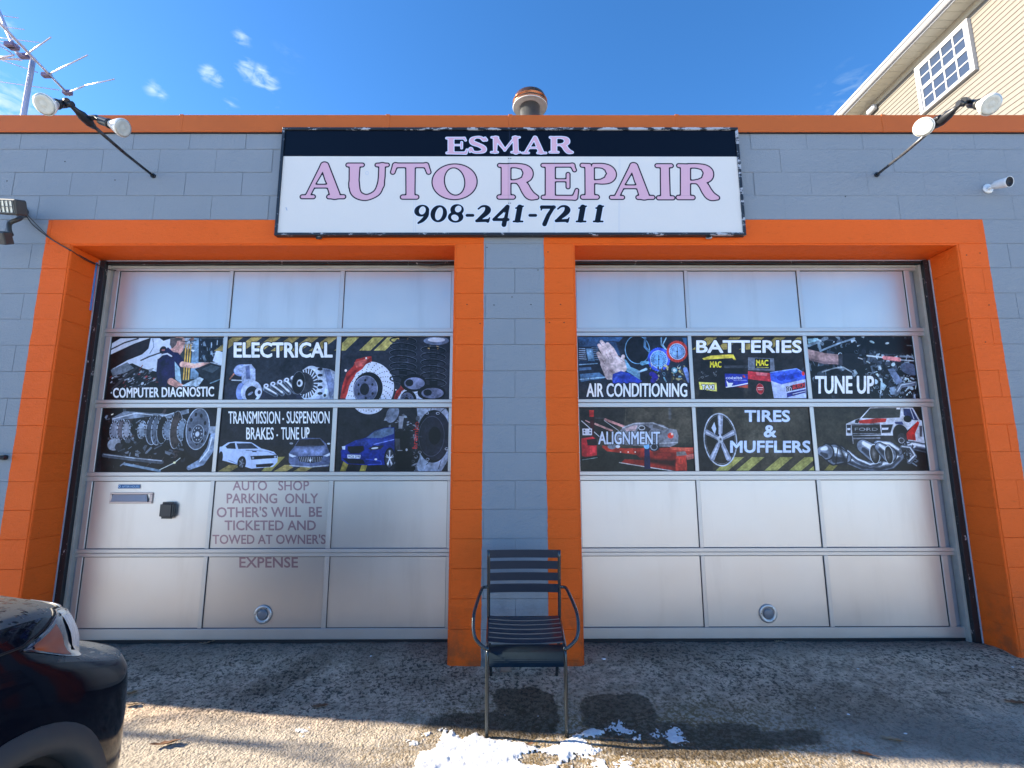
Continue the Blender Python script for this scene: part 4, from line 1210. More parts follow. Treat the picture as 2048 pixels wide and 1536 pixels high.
# ------------------------------------------------------------------ ground
def ground_mat():
    m = NT('worn_asphalt')
    p = m.pos()
    sep = m.n('ShaderNodeSeparateXYZ')
    m.t.links.new(p, sep.inputs[0])
    px_, py_ = sep.outputs['X'], sep.outputs['Y']
    agg = m.n('ShaderNodeTexVoronoi')
    m.t.links.new(p, agg.inputs['Vector'])
    agg.inputs['Scale'].default_value = 75
    ag = agg.outputs['Distance']
    big = m.noise(p, 1.1, 5, 0.6)
    mid = m.noise(p, 9, 6, 0.65)
    fin = m.noise(p, 42, 5, 0.72)
    grit = m.noise(p, 150, 3, 0.7)
    col = m.mix(m.sstep(mid, 0.3, 0.72), (0.40, 0.295, 0.205), (0.78, 0.59, 0.43))
    col = m.mix(m.math('MULTIPLY', m.sstep(big, 0.5, 0.75), 0.6), col, (0.21, 0.185, 0.15))
    col = m.mix(m.math('MULTIPLY', m.sstep(fin, 0.42, 0.30), 0.5), col, (0.32, 0.30, 0.27))
    col = m.mix(m.math('MULTIPLY', m.sstep(grit, 0.62, 0.72), 0.55), col, (0.42, 0.40, 0.36))
    # pale front concrete with sunlit tone painted in, brown grit by the snow
    front = m.sstep(m.math('ADD', py_, m.math('MULTIPLY', m.math('SUBTRACT', mid, 0.5), 0.25)), 3.25, 2.95)
    col = m.mix(m.math('MULTIPLY', front, 0.8), col, m.mix(fin, (0.33, 0.285, 0.23), (0.66, 0.61, 0.53)))
    shade_pits = m.math('SUBTRACT', 1.0, m.math('MULTIPLY', front, .45))
    col = m.mix(m.math('MULTIPLY', m.math('MULTIPLY', m.sstep(fin, 0.50, 0.565), shade_pits), m.math('ADD', .62, m.math('MULTIPLY', m.sstep(big, .4, .6), .3))), col, (0.07, 0.056, 0.044))
    wob = m.math('MULTIPLY', m.math('SUBTRACT', m.noise(p, 7, 3, 0.5), 0.5), 0.75)

    def blob(cx, cy, rx, ry, rot=0.0, soft=0.12):
        dx = m.math('SUBTRACT', px_, cx)
        dy = m.math('SUBTRACT', py_, cy)
        c, s = math.cos(rot), math.sin(rot)
        a = m.math('DIVIDE', m.math('ADD', m.math('MULTIPLY', dx, c), m.math('MULTIPLY', dy, s)), rx)
        b = m.math('DIVIDE', m.math('SUBTRACT', m.math('MULTIPLY', dy, c), m.math('MULTIPLY', dx, s)), ry)
        r2 = m.math('ADD', m.math('POWER', m.math('ABSOLUTE', a), 3.0), m.math('POWER', m.math('ABSOLUTE', b), 3.0))
        r1 = m.math('ADD', m.math('POWER', r2, 1 / 3.0), wob)
        return m.sstep(r1, 1.0 + soft, 1.0 - soft)

    def gp(x, y):
        q = on_ground(x, y)
        return q.x, q.y
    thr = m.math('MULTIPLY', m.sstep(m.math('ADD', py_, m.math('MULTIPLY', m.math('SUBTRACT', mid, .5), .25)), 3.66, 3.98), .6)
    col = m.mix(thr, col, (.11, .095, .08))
    dirt = blob(*gp(1240, 1500), 1.15, 0.42, 0.0, 0.5)
    col = m.mix(m.math('MULTIPLY', dirt, m.sstep(fin, 0.40, 0.55)), col, (0.24, 0.17, 0.085))
    wet = None
    for (x, y, rx, ry, rot, soft) in ((1056, 1418, .19, .22, 0.1, .05), (1030, 1445, .22, .12, 0, .08), (960, 1447, .30, .09, 0, .1), (1238, 1422, .23, .17, .15, .06), (1300, 1470, .30, .12, 0, .12), (1468, 1478, .19, .14, 0, .1), (1370, 1500, .45, .07, -.05, .1), (1570, 1475, .2, .06, 0, .2), (1030, 1460, .25, .08, 0, .12)):
        b = blob(*gp(x, y), rx, ry, rot, soft)
        wet = b if wet is None else m.math('MAXIMUM', wet, b)
    old = None
    for (x, y, rx, ry, rot, soft, st) in ((590, 1345, .11, .34, -.55, .4, .55), (735, 1320, .12, .2, .3, .5, .4), (860, 1340, .3, .3, 0, .6, .35), (1800, 1445, .6, .2, -.35, .5, .5), (1720, 1400, .3, .15, -.5, .5, .45), (1330, 1310, .35, .14, 0, .6, .4), (300, 1320, .35, .12, 0, .5, .35)):
        b = m.math('MULTIPLY', blob(*gp(x, y), rx, ry, rot, soft), st)
        old = b if old is None else m.math('MAXIMUM', old, b)
    mo = m.n('ShaderNodeMix', data_type='RGBA', blend_type='MULTIPLY')
    m.lk(m.math('MULTIPLY', old, 1.1), mo.inputs['Factor'])
    m.t.links.new(col, mo.inputs[6])
    mo.inputs[7].default_value = (0.36, 0.34, 0.31, 1)
    col = mo.outputs[2]
    # snow cover added behind the camera, unseen, to bounce light onto the facade
    fill_snow = m.math('MULTIPLY', m.sstep(m.math('ADD', py_, m.math('MULTIPLY', m.math('SUBTRACT', big, .5), 3.0)), -.4, -1.8), m.sstep(m.noise(p, .8, 5, .7), .34, .42))
    dk = m.n('ShaderNodeMix', data_type='RGBA', blend_type='MULTIPLY')
    m.lk(m.math('MULTIPLY', wet, 0.85), dk.inputs['Factor'])
    m.t.links.new(col, dk.inputs[6])
    dk.inputs[7].default_value = (0.21, 0.19, 0.16, 1)
    m.t.links.new(m.mix(fill_snow, dk.outputs[2], (.80, .80, .80)), m.b.inputs['Base Color'])
    m.set(rough=m.math('SUBTRACT', 0.92, m.math('MULTIPLY', wet, 0.35)), spec=0.3)
    hgt = m.math('ADD', m.math('MULTIPLY', fin, 1.0), m.math('ADD', m.math('MULTIPLY', ag, 0.5), m.math('MULTIPLY', grit, 0.35)))
    hgt = m.math('ADD', hgt, m.math('MULTIPLY', mid, 1.2))
    m.bump(hgt, 1.0, 0.02)
    return m.m


def frange(a, b, s):
    out = []
    while a < b - 1e-6:
        out.append(a)
        a += s
    return out


def build_ground():
    xs = [-300, -120, -50, -20, -9] + frange(-6, 6, 0.025) + [6, 9, 20, 50, 120, 300]
    ys = [-300, -120, -50, -20, -8, -5, -3, -1.5, 0, 1, 1.6, 2.1] + frange(2.4, 4.2, 0.025) + [4.2, 5, 8, 14, 30, 80, 300]
    verts, faces = [], []
    for y in ys:
        for x in xs:
            z = ground_z(x, y)
            if -6 <= x <= 6 and 2.3 < y < 4.3:
                q = Vector((x, y, 0))
                z += 0.006 * (mnoise.noise(q * 3.1)) + 0.0045 * mnoise.noise(q * 13) + 0.003 * mnoise.noise(q * 31)
                if y > 3.6:
                    z += 0.004 * mnoise.noise(q * 5 + Vector((3, 1, 2)))
            verts.append((x, y, z))
    n = len(xs)
    for j in range(len(ys) - 1):
        for i in range(n - 1):
            faces.append((j * n + i, j * n + i + 1, (j + 1) * n + i + 1, (j + 1) * n + i))
    me = bpy.data.meshes.new('ground')
    me.from_pydata(verts, [], faces)
    me.materials.append(ground_mat())
    for p in me.polygons:
        p.use_smooth = True
    o = bpy.data.objects.new('ground', me)
    C.objects.link(o)
    o['kind'] = 'structure'
    return o


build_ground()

# ------------------------------------------------------------------ the garage building
WY = 3.67            # face of the front wall
XL_, XR_ = -5.9, 7.4  # ends of the facade
OL = (-3.452, -0.424)
OR = (0.489, 3.530)
ZS = 3.086           # underside of the lintel
CH = 0.2033
garage = thing('repair_garage', 'single storey blue-grey painted block garage with orange bands and two roller doors', 'garage', (0, WY, 0))
# mortar bed behind the block faces, with the two openings cut out
bm = bmesh.new()
MB = WY + 0.0035
for (x0, x1, z0, z1) in ((XL_, OL[0], -0.35, 4.12), (OR[1], XR_, -0.35, 4.12), (OL[1], OR[0], -0.35, ZS), (OL[0], OR[1], ZS, 4.12)):
    box(bm, x0, x1, MB, WY + 0.285, z0, z1)
wall = obj('front_wall', bm, MW, garage)

bl_me = None


def block_mesh():
    bm = bmesh.new()
    box(bm, -.5, .5, 0, 0.06, 0, 1)
    me = bpy.data.meshes.new('block')
    # small chamfer on the face only, kept constant by building per length class
    return bm, me


block_meshes = {}
rb = random.Random(11)


def block(x0, x1, z0, z1, mat=MW, soft=False):
    L = round(x1 - x0, 3)
    H = round(z1 - z0, 3)
    key = (L, H, mat.name, soft)
    if key not in block_meshes:
        g = 0.0004 if soft else 0.0005
        e = 0.0014 if soft else 0.0023
        me = bpy.data.meshes.new('block')
        vs = [(g, .03, g), (L - g, .03, g), (L - g, .03, H - g), (g, .03, H - g), (g + e, 0, g + e), (L - g - e, 0, g + e), (L - g - e, 0, H - g - e), (g + e, 0, H - g - e)]
        vs = [(a, b + .0, c) for a, b, c in vs]
        vs[:4] = [(a, .0011 if soft else .0038, c) for a, b, c in vs[:4]]
        me.from_pydata(vs, [], [(4, 5, 6, 7), (0, 1, 5, 4), (1, 2, 6, 5), (2, 3, 7, 6), (3, 0, 4, 7)])
        me.materials.append(mat)
        block_meshes[key] = me
    o = bpy.data.objects.new('block', block_meshes[key])
    C.objects.link(o)
    o.parent = wall
    o.location = (x0, WY - 0.0012 - rb.random() * 0.0012, z0)
    return o


BLN = 0.4565
nblk = 0
for k in range(-5, 16):          # course k spans ZS - (k+1)*CH .. ZS - k*CH
    zt, zb = ZS - k * CH, ZS - (k + 1) * CH
    if k == -5:
        zt = min(zt, 4.06)
    if k == 15:
        zb = zt - 0.12
    if k == -1:
        spans = [(XL_, -3.62, .10), (3.72, 5.4, 0)]
    elif k < 0:
        spans = [(XL_, -1.0, .10), (1.0, 5.4, 0)] if k >= -4 else [(XL_, 5.4, .1)]
        spans = [(XL_, 5.4, .10)] if k < -1 else spans
    else:
        spans = [(XL_, OL[0], .10), (OL[1], OR[0], 0), (OR[1], 5.4, 0)]
    for (a, b, off) in spans:
        off = off + (0.0325 if k % 2 else 0.0325 + BLN / 2)
        i0 = math.floor((a - off) / BLN)
        x = a
        i = i0 + 1
        while x < b - 0.02:
            nx = min(off + i * BLN, b)
            i += 1
            if (nx - x < 0.05 or (b - nx < .13)) and nx < b - 0.001:
                continue
            if not (k < -1 and -1.75 < (x + nx) / 2 < 1.75 and zb < 3.9):   # nothing shows behind the sign board
                block(x, nx, zb, zt, soft=(x > 1.0 and k < 0 and rb.random() < .93) or rb.random() < .35)
                nblk += 1
            x = nx
print('blocks', nblk)
# painted lintel beam across both openings
obj('lintel', bx(-3.62, 3.72, WY - 0.004, WY + 0.03, ZS - 0.001, ZS + CH - 0.002, bev=0.003), MW, garage)
# orange reveals (jambs, soffits)
bm = bmesh.new()
for (a, b) in (OL, OR):
    box(bm, a + .0005, b - .0005, WY + 0.003, WY + 0.40, ZS - 0.012, ZS - 0.0015)          # soffit skin
    box(bm, a + 0.0, a + 0.012, WY + 0.003, WY + 0.40, -0.3, ZS - 0.0125)
    box(bm, b - 0.012, b - 0.0, WY + 0.003, WY + 0.40, -0.3, ZS - 0.0125)
rev = obj('door_reveal', bm, MO, garage)
# joints of the jamb blocks: shallow raised courses on the reveals
for (a, b) in (OL, OR):
    for k in range(0, 16):
        zt, zb = ZS - k * CH - 0.013 * (k == 0), ZS - (k + 1) * CH
        for (xa, xb) in ((a + .012, a + .0165), (b - .0165, b - .012)):
            o = obj('block', bx(xa, xb, WY + .004, WY + .282, zb + .002, zt - .002, bev=.002), MO, rev)
# body of the building, roof, coping
obj('side_wall', bx(XL_, XL_ + .2, WY + .286, 13.0, -.35, 4.12), MW, garage)
obj('side_wall', bx(XR_ - .2, XR_, WY + .286, 13.0, -.35, 4.12), MW, garage)
obj('rear_wall', bx(XL_ + .2, XR_ - .2, 12.8, 13.0, -.35, 4.12), MW, garage)
roof = obj('roof', bx(XL_ + .002, XR_ - .002, WY + .08, 12.99, 3.95, 4.10), ROOFM, garage)
CZ0, CZ1 = at(1024, 263.5, WY - .022).z, at(1024, 229.5, WY - .022).z
cop_x = [XL_ - .03, -4.35, -2.68, -1.0, 0.0, 1.36, 3.05, 4.7, XR_ + .03]
for a, b in zip(cop_x, cop_x[1:]):
    bm = bmesh.new()
    dz = rb.uniform(-.003, .003)
    box(bm, a + .0012, b - .0012, WY - .022 + rb.uniform(-.002, .002), WY + .30, CZ0 + dz, CZ1 + dz, bev=.004)
    obj('coping', bm, FLASH, roof)
    bm = bmesh.new()
    box(bm, b - .016, b + .016, WY - .0255, WY + .30, CZ0 - .002, CZ1 + .003, bev=.0015)
    obj('coping_joint', bm, FLASH, roof)
bm = bmesh.new()
box(bm, XL_, XR_, WY - .018, WY - .004, CZ0 - .006, CZ0 - .003)
obj('drip_edge', bm, DARKH, roof)
# chimney cap over the roof edge
CAPM = simple('copper_cap', (0.36, 0.15, 0.075), 0.25, 0.9, 0.5, 20)
STEEL = simple('galvanised_flue', (0.20, 0.21, 0.215), 0.3, 0.8, 0.3, 14)
RUSTW = simple('limed_underside', (0.60, 0.60, 0.56), 0.6, 0, 0.2, 25)
cc = at(1060, 215, 4.7)
ch = obj('chimney', (lambda b_: (lathe(b_, [(0, .104), (cc.z - 4.10 + .02, .104)], (cc.x, 4.7, 4.10), (0, 0, 1), 28), b_)[1])(bmesh.new()), STEEL, roof)
bm = bmesh.new()
lathe(bm, [(.004, .106), (.0, .165), (-.006, .178), (.002, .182)], (cc.x, 4.7, cc.z), (0, 0, 1), 36)
obj('cap_underside', bm, RUSTW, ch)
bm = bmesh.new()
lathe(bm, [(.003, .182), (.028, .186), (.030, .178), (.034, .168), (.050, .168), (.054, .184), (.060, .184), (.062, .172), (.085, .170), (.115, .160), (.145, .12), (.16, .06), (.165, 0.01)], (cc.x, 4.7, cc.z), (0, 0, 1), 36)
obj('chimney_cap', bm, CAPM, ch)

# anchor holes and little metal bits on the wall face
for (x, y) in ((974, 495), (1076, 540), (1096, 504), (1024, 594), (988, 610), (1062, 609), (934, 609), (1121, 609), (960, 647), (1099, 645), (1128, 645), (130, 323), (14, 362), (230, 360), (1691, 393), (1933, 510), (1960, 506), (1978, 610), (1971, 684)):
    q = at(x, y, WY - .0035)
    bm = bmesh.new()
    lathe(bm, [(0, .0045), (.002, .004)], q, (0, -1, 0), 8)
    obj('anchor_hole', bm, DARKH, wall)

# ------------------------------------------------------------------ garage doors
IMGL, IMGR = paint_left(), paint_right()
PL_, PR_ = print_mat('left_print', IMGL, 0.3, 0, .28), print_mat('right_print', IMGR, 0.3, 0, .28)


def alu_panel_mat(name, shift):
    m = NT(name)
    p = m.pos()
    n1 = m.noise(p, 1.7 + shift * .2, 3, .5)
    st = m.noise(m.scale(p, (1, 1, .12)), 5, 5, .6)
    col = m.mix(n1, (0.50, 0.475, 0.46), (0.62, 0.595, 0.575))
    col = m.mix(m.math('MULTIPLY', m.sstep(st, .50, .75), .4), col, (0.42, 0.39, 0.37))
    m.set(base=col, metal=0.75, rough=m.math('ADD', .29, m.math('MULTIPLY', n1, .10)))
    h = m.math('ADD', m.noise(p, 300, 3, .6), m.math('MULTIPLY', m.noise(p, 2.2, 2, .4), 6.0))
    m.bump(h, .5, .0009)
    return m.m


ALP = alu_panel_mat('embossed_aluminium', 0)
RUB = simple('rubber', (0.01, 0.01, 0.012), .7)
ROWS = ((2.490, 2.992), (1.894, 2.422), (1.317, 1.829), (0.731, 1.247), (0.151, 0.672))
RAILS = ((2.456, 2.490, 2), (2.422, 2.4545, 1), (1.8665, 1.894, 2), (1.829, 1.865, 1), (1.2865, 1.317, 2), (1.247, 1.285, 1), (.7015, .731, 2), (.672, .700, 1), (2.992, 3.030, 0), (.073, .151, 0))
notice_lines = [('AUTO   SHOP', 1203, 86, 1802, 160, 0), ('PARKING  ONLY', 1156, 186, 1872, 262, 0), ("OTHER'S WILL  BE", 1078, 292, 1902, 372, 4), ('TICKETED AND', 1140, 398, 1855, 474, 0), ("TOWED AT OWNER'S", 1044, 508, 1932, 582, 0)]
labels_l = {(1, 0): 'printed panel of a mechanic at a laptop reading COMPUTER DIAGNOSTIC', (1, 1): 'printed panel reading ELECTRICAL above starter and alternator', (1, 2): 'printed panel of red brake caliper and springs',
            (2, 0): 'printed panel of a gearbox cutaway', (2, 1): 'printed panel reading TRANSMISSION SUSPENSION BRAKES TUNE UP', (2, 2): 'printed panel of a blue car and brake disc', (3, 1): 'bare panel with parking notice lettering', (4, 1): 'bare panel with the word EXPENSE'}
labels_r = {(1, 0): 'printed panel of a hand and gauges reading AIR CONDITIONING', (1, 1): 'printed panel reading BATTERIES', (1, 2): 'printed panel of an engine bay reading TUNE UP',
            (2, 0): 'printed panel reading ALIGNMENT over a car on a red lift', (2, 1): 'printed panel reading TIRES & MUFFLERS', (2, 2): 'printed panel of a white truck and chrome exhausts'}


def build_door(X0, X1, cols, pm, ext, labels, left):
    dr = obj('garage_door', bx(X0, X1, YD + .022, YD + .04, .073, 3.03), ALU_DK, garage, label='left garage door with mail slot and parking notice' if left else 'right garage door with plain lower panels')
    for (z0, z1, kind) in RAILS:
        bm = box_b = bmesh.new()
        y0 = YD - .014 if kind == 0 else (YD - .012 if kind == 1 else YD - .018)
        box(bm, X0, X1, y0, YD + .021, z0, z1, bev=.0025)
        obj('rail', bm, ALU, dr)
    edges = [X0] + [c for ab in cols for c in ab] + [X1]
    for r_, (z0, z1) in enumerate(ROWS):
        for c in range(4):
            a = edges[c * 2]
            b = edges[c * 2 + 1]
            outer = (c == 0 and left) or (c == 3 and not left)
            bm = bmesh.new()
            if outer and b - a > .05:
                m_ = a + (b - a) * (.55 if c == 0 else .45)
                box(bm, a, m_ - .001, YD - .004, YD + .021, z0 + .0005, z1 - .0005)
                obj('stile', bm, ALU_DK, dr)
                bm = bmesh.new()
                box(bm, a if c == 3 else m_, m_ - .0 if c == 3 else b, YD - .013, YD + .0215, z0 + .0005, z1 - .0005, bev=.002) if c == 0 else box(bm, a, m_ - .002, YD - .013, YD + .0215, z0 + .0005, z1 - .0005, bev=.002)
                obj('stile', bm, ALU, dr)
            else:
                box(bm, a, b, YD - .012, YD + .021, z0 + .0005, z1 - .0005, bev=.002)
                obj('stile', bm, ALU, dr)
        for c, (a, b) in enumerate(cols):
            bm = bmesh.new()
            yy = YD + .001
            n = 6
            # slightly oil-canned sheet
            g = [[bm.verts.new((a + .003 + (b - a - .006) * i / n, yy + (0.0035 * mnoise.noise(Vector((a * 3 + i * .7, r_ * 5, j * .7))) * math.sin(math.pi * i / n) * math.sin(math.pi * j / n)), z0 + .003 + (z1 - z0 - .006) * j / n)) for i in range(n + 1)] for j in range(n + 1)]
            for j in range(n):
                for i in range(n):
                    bm.faces.new((g[j][i], g[j][i + 1], g[j + 1][i + 1], g[j + 1][i])).smooth = True
            mat = pm if r_ in (1, 2) else ALP
            if left and c == 1 and r_ in (3, 4):
                ex = (a, b, z0, z1)
                ln_ = notice_lines if r_ == 3 else [('EXPENSE', 1256, 688, 1714, 768, 0)]
                mat = print_mat('notice_panel', paint_notice(a, b, z0, z1, ln_, 0), .33, .75, .5, .0009)
            lb = labels.get((r_, c))
            o = obj('door_panel', bm, mat, dr, label=lb)
            if r_ in (1, 2):
                set_uv(o, *ext)
            elif left and c == 1 and r_ in (3, 4):
                set_uv(o, a, b, z0, z1)
            # dark rubber gasket line round the panel
            bm = bmesh.new()
            for q in ((a, a + .003, z0, z1), (b - .003, b, z0, z1), (a + .003, b - .003, z0, z0 + .003), (a + .003, b - .003, z1 - .004, z1)):
                box(bm, q[0], q[1], YD - .003, YD + .02, q[2], q[3])
            obj('gasket', bm, RUB, dr)
    obj('bottom_seal', bx(X0, X1, YD - .01, YD + .03, .035, .072), RUB, dr)
    # round pull ring low on the middle panel
    px, py = (526, 1229) if left else (1536, 1227)
    q = at(px, py, YD - .002)
    bm = bmesh.new()
    lathe(bm, [(0, .068), (.006, .068), (.010, .062), (.010, .046), (.002, .042)], q, (0, -1, 0), 28)
    ring = obj('vent_flange', bm, ALU, dr)
    bm = bmesh.new()
    lathe(bm, [(0.004, .040), (.012, .038), (.016, .030), (.016, .001)], q, (0, -1, 0), 24)
    obj('vent_plug', bm, simple('smoky_plastic', (.16, .16, .175), .3), dr)
    bm = bmesh.new()
    for t in (1.0, 3.1, 5.3):
        lathe(bm, [(.009, .004), (.012, .0035)], (q.x + .055 * math.cos(t), q.y, q.z + .055 * math.sin(t)), (0, -1, 0), 8)
    obj('vent_screws', bm, BLACKP, dr)
    return dr


doorL = build_door(-3.395, -0.440, ((-3.302, -2.372), (-2.342, -1.438), (-1.402, -0.500)), PL_, DL, labels_l, True)
doorR = build_door(0.500, 3.440, ((0.553, 1.468), (1.498, 2.424), (2.456, 3.335)), PR_, DR, labels_r, False)

# track trims around the doors
for (a, b, left) in ((OL[0] + .015, OL[1] - .015, True), (OR[0] + .015, OR[1] - .015, False)):
    obj('head_trim', bx(a, b, YD - .045, YD + .01, 3.062, 3.072, bev=.001), GREYW, garage)
    bm = bmesh.new()
    n = 40
    prev = None
    for i in range(n + 1):
        x = a + (b - a) * i / n
        dz = .006 * mnoise.noise(Vector((x * 2.3, 7.1 if left else 2.2, 0))) - (.012 * math.exp(-((x - (a + .55)) / .3) ** 2) if left else 0)
        ring = [bm.verts.new(p) for p in ((x, YD - .05, 3.060), (x, YD - .06, 3.040 + dz), (x, YD - .03, 3.036 + dz), (x, YD - .02, 3.060))]
        if prev:
            for j in range(4):
                bm.faces.new((prev[j], ring[j], ring[(j + 1) % 4], prev[(j + 1) % 4]))
        prev = ring
    obj('head_seal', bm, SEAL, garage)
    obj('head_strip', bx(a + .03, b - .03, YD - .026, YD - .013, 3.012, 3.033, bev=.002), CREAM, garage)
    s = 1 if left else -1
    xo = a if left else b
    for (w0, w1, y0, y1, mt, nm) in ((0.0, .009, -.075, .02, GREYW, 'jamb_board'), (.010, .055, -.070, .02, SEAL, 'side_seal'), (.056, .078, -.040, .02, CREAM, 'door_track')):
        x0, x1 = sorted((xo + s * w0, xo + s * w1))
        obj(nm, bx(x0, x1, YD + y0, YD + y1, .02, 3.03 + (.03 if nm != 'door_track' else 0), bev=.001), mt, garage)
# loose strip end on the left head
q = at(862, 527, YD - .07)
bm = bmesh.new()
tube(bm, [(q.x - .12, q.y, q.z + .002), (q.x, q.y - .01, q.z - .014), (q.x + .10, q.y, q.z + .004), (q.x + .2, q.y + .01, q.z + .016)], [.008, .010, .008, .003], 8)
obj('loose_weatherstrip', bm, SEAL, garage)
obj('blue_tape', bx(OL[0] + .013, OL[0] + .026, YD - .10, YD - .09, 2.62, 3.03), TAPE, garage)

# mail slot, key box and small sticker on the left door
q0, q1 = at(222, 985, YD - .004), at(304, 1007, YD - .004)
bm = bmesh.new()
x0, x1, z0, z1 = q0.x, q1.x, q1.z, q0.z
for a in ((x0, x1, z1 - .014, z1), (x0, x1, z0, z0 + .014), (x0, x0 + .016, z0 + .014, z1 - .014), (x1 - .02, x1, z0 + .014, z1 - .014)):
    box(bm, a[0], a[1], YD - .012, YD, a[2], a[3], bev=.002)
slot = obj('mail_slot', bm, simple('brushed_bronze', (.40, .33, .32), .32, .7, .15, 20), doorL)
bm = bmesh.new()
vs = [bm.verts.new(p) for p in ((x0 + .016, YD - .003, z1 - .015), (x1 - .05, YD - .003, z1 - .015), (x1 - .03, YD - .016, z0 + .02), (x0 + .018, YD - .016, z0 + .02))]
bm.faces.new(vs[::-1])
for q in ((x0 + .016, x1 - .03, YD - .02, YD - .010, z0 + .014, z0 + .02),):
    box(bm, *q)
obj('mail_flap', bm, simple('flap_steel', (.34, .31, .32), .5, .4, .1, 30), doorL)
q = at(339, 1020, YD)
bm = bmesh.new()
box(bm, q.x - .058, q.x + .058, YD - .045, YD - .001, q.z - .064, q.z + .064)
bmesh.ops.bevel(bm, geom=[e for e in bm.edges], offset=.018, segments=3, affect='EDGES')
obj('key_box', bm, BLACKP, doorL)
cv = Canvas(256, 40, (44, 92, 140), lambda x, y: (x, y))
cv.s = 1
cv.ell(16, 20, 13, 13, (170, 205, 235), ring=5)
cv.text('AFTER HOURS', 44, 10, 246, 31, (150, 190, 222), .03)
stm = print_mat('sticker_print', cv.image('sticker_print'), .4)
q0, q1 = at(237, 969, YD - .003), at(280, 977, YD - .003)
bm = bmesh.new()
vs = [bm.verts.new(p) for p in ((q0.x, YD - .0035, q1.z), (q1.x, YD - .0035, q1.z), (q1.x, YD - .0035, q0.z), (q0.x, YD - .0035, q0.z))]
bm.faces.new(vs)
o = obj('sticker', bm, stm, doorL)
set_uv(o, q0.x, q1.x, q1.z, q0.z)

# ------------------------------------------------------------------ shop sign
SY = 3.62
_a, _b = at(549, 471.5, SY), at(1492, 471.5, SY)
sx0, sx1, sz0, sz1 = _a.x, _b.x, _a.z, at(1020, 256, SY).z
sign = thing('shop_sign', 'long framed shop sign reading ESMAR AUTO REPAIR 908-241-7211 above the doors', 'sign', (0, SY, sz0))
fw = .022
IMS = sign_image(sx0 + fw, sx1 - fw, sz0 + fw, sz1 - fw, SY)
SM = print_mat('sign_face_print', IMS, .38, 0, .22)
bm = bmesh.new()
for (a, b) in ((sx0 + fw, -.019), (-.0175, sx1 - fw)):
    vs = [bm.verts.new(p) for p in ((a, SY, sz0 + fw), (b, SY, sz0 + fw), (b, SY, sz1 - fw), (a, SY, sz1 - fw))]
    bm.faces.new(vs)
o = obj('sign_face', bm, SM, sign)
set_uv(o, sx0 + fw, sx1 - fw, sz0 + fw, sz1 - fw)
obj('sign_box', bx(sx0 + .004, sx1 - .004, SY + .004, SY + .040, sz0 + .004, sz1 - .004), simple('sign_box_metal', (.03, .035, .04), .5), sign)
for (a, b, c, d) in ((sx0, sx1, sz1 - fw, sz1), (sx0, sx1, sz0, sz0 + fw), (sx0, sx0 + fw, sz0 + fw, sz1 - fw), (sx1 - fw, sx1, sz0 + fw, sz1 - fw)):
    obj('sign_frame', bx(a, b, SY - .012, SY + .012, c, d, bev=.003), SIGNF, sign)
for px in (641, 1417):
    q = at(px, 474, SY + .04)
    bm = bmesh.new()
    box(bm, q.x - .028, q.x + .018, SY + .012, SY + .03, sz0 - .016, sz0 + .003, bev=.003)
    obj('sign_bracket', bm, SIGNF, sign)

# ------------------------------------------------------------------ twin lamp arms
GLASS_DULL = simple('frosted_lens', (.50, .52, .46), .22, 0, .12, 40, coat=.5)
LAMPW = simple('lamp_white', (.80, .79, .74), .3, 0, .04, 12, coat=.3)


def lens_mat():
    m = NT('lamp_lens')
    p = m.pos()
    m.set(base=m.mix(m.noise(p, 60, 3, .6), (.44, .46, .41), (.60, .62, .56)), rough=.18, coat=.6, trans=0.0)
    m.bump(m.noise(p, 120, 2, .5), .7, .003)
    return m.m


LENS = lens_mat()


def lamp(parent, center, aim, rad, sock_to):
    """reflector lamp: face centre, aim direction, radius; the socket runs to sock_to"""
    aim = Vector(aim).normalized()
    c = Vector(center)
    bm = bmesh.new()
    lathe(bm, [(-.11, .018), (-.10, .024), (-.085, .028), (-.05, rad * .72), (-.02, rad * .93), (-.006, rad), (.0, rad), (.003, rad * .95)], c, aim, 28)
    b = obj('bulb', bm, LAMPW, parent)
    bm = bmesh.new()
    lathe(bm, [(.0032, rad * .945), (.006, rad * .80), (.0075, rad * .55), (.004, rad * .45), (.0085, rad * .25), (.009, .001)], c, aim, 28)
    obj('lens', bm, LENS, b)
    bm = bmesh.new()
    base = c - aim * .10
    lathe(bm, [(0, .032), (-.012, .033), (-.03, .027), (-.085, .026), (-.095, .02)], base, aim, 16)
    e = base - aim * .09
    tube(bm, curve_pts([e, e * .6 + Vector(sock_to) * .4 + Vector((0, 0, .015)), sock_to], 4), .017, 10)
    obj('socket', bm, BLACKP, parent)


def lamp_arm(px, py, x, zr, label, sgn, A, B):
    base = at(px, py, WY - .004)
    t = thing('lamp_arm', label, 'outdoor light', base, group='twin spotlight arms above the sign ends')
    z = base.z
    bm = bmesh.new()
    tube(bm, [base, (base.x + (x - base.x) * .5, WY - .3, z - .004), (x, 3.05, z + .01)], [.010, .011, .012], 12)
    obj('pole', bm, simple('arm_pole_metal', (.05, .05, .055) if sgn < 0 else (.12, .12, .125), .28, .5, .2, 20), t)
    bm = bmesh.new()
    lathe(bm, [(0, .020), (.01, .02)], base, (0, -1, 0), 12)
    obj('wall_collar', bm, BLACKP, t)
    j = Vector((x, 3.05, z + .01))
    e = Vector((x + sgn * .005, 2.90, z + .03))
    bm = bmesh.new()
    tube(bm, [j + Vector((0, .04, -.004)), j, j + Vector((0, -.06, .008)), j + Vector((0, -.10, .01)), e], [.016, .028, .030, .018, .012], 12)
    lathe(bm, [(-.02, .020), (.02, .020)], e, (1, 0, 0), 10)
    obj('junction', bm, BLACKP, t)
    lamp(t, A[0], A[1], .064, e + Vector((sgn * .0, -.02, .01)))
    lamp(t, B[0], B[1], .060, j + Vector((-sgn * .02, -.02, .02)))
    return t


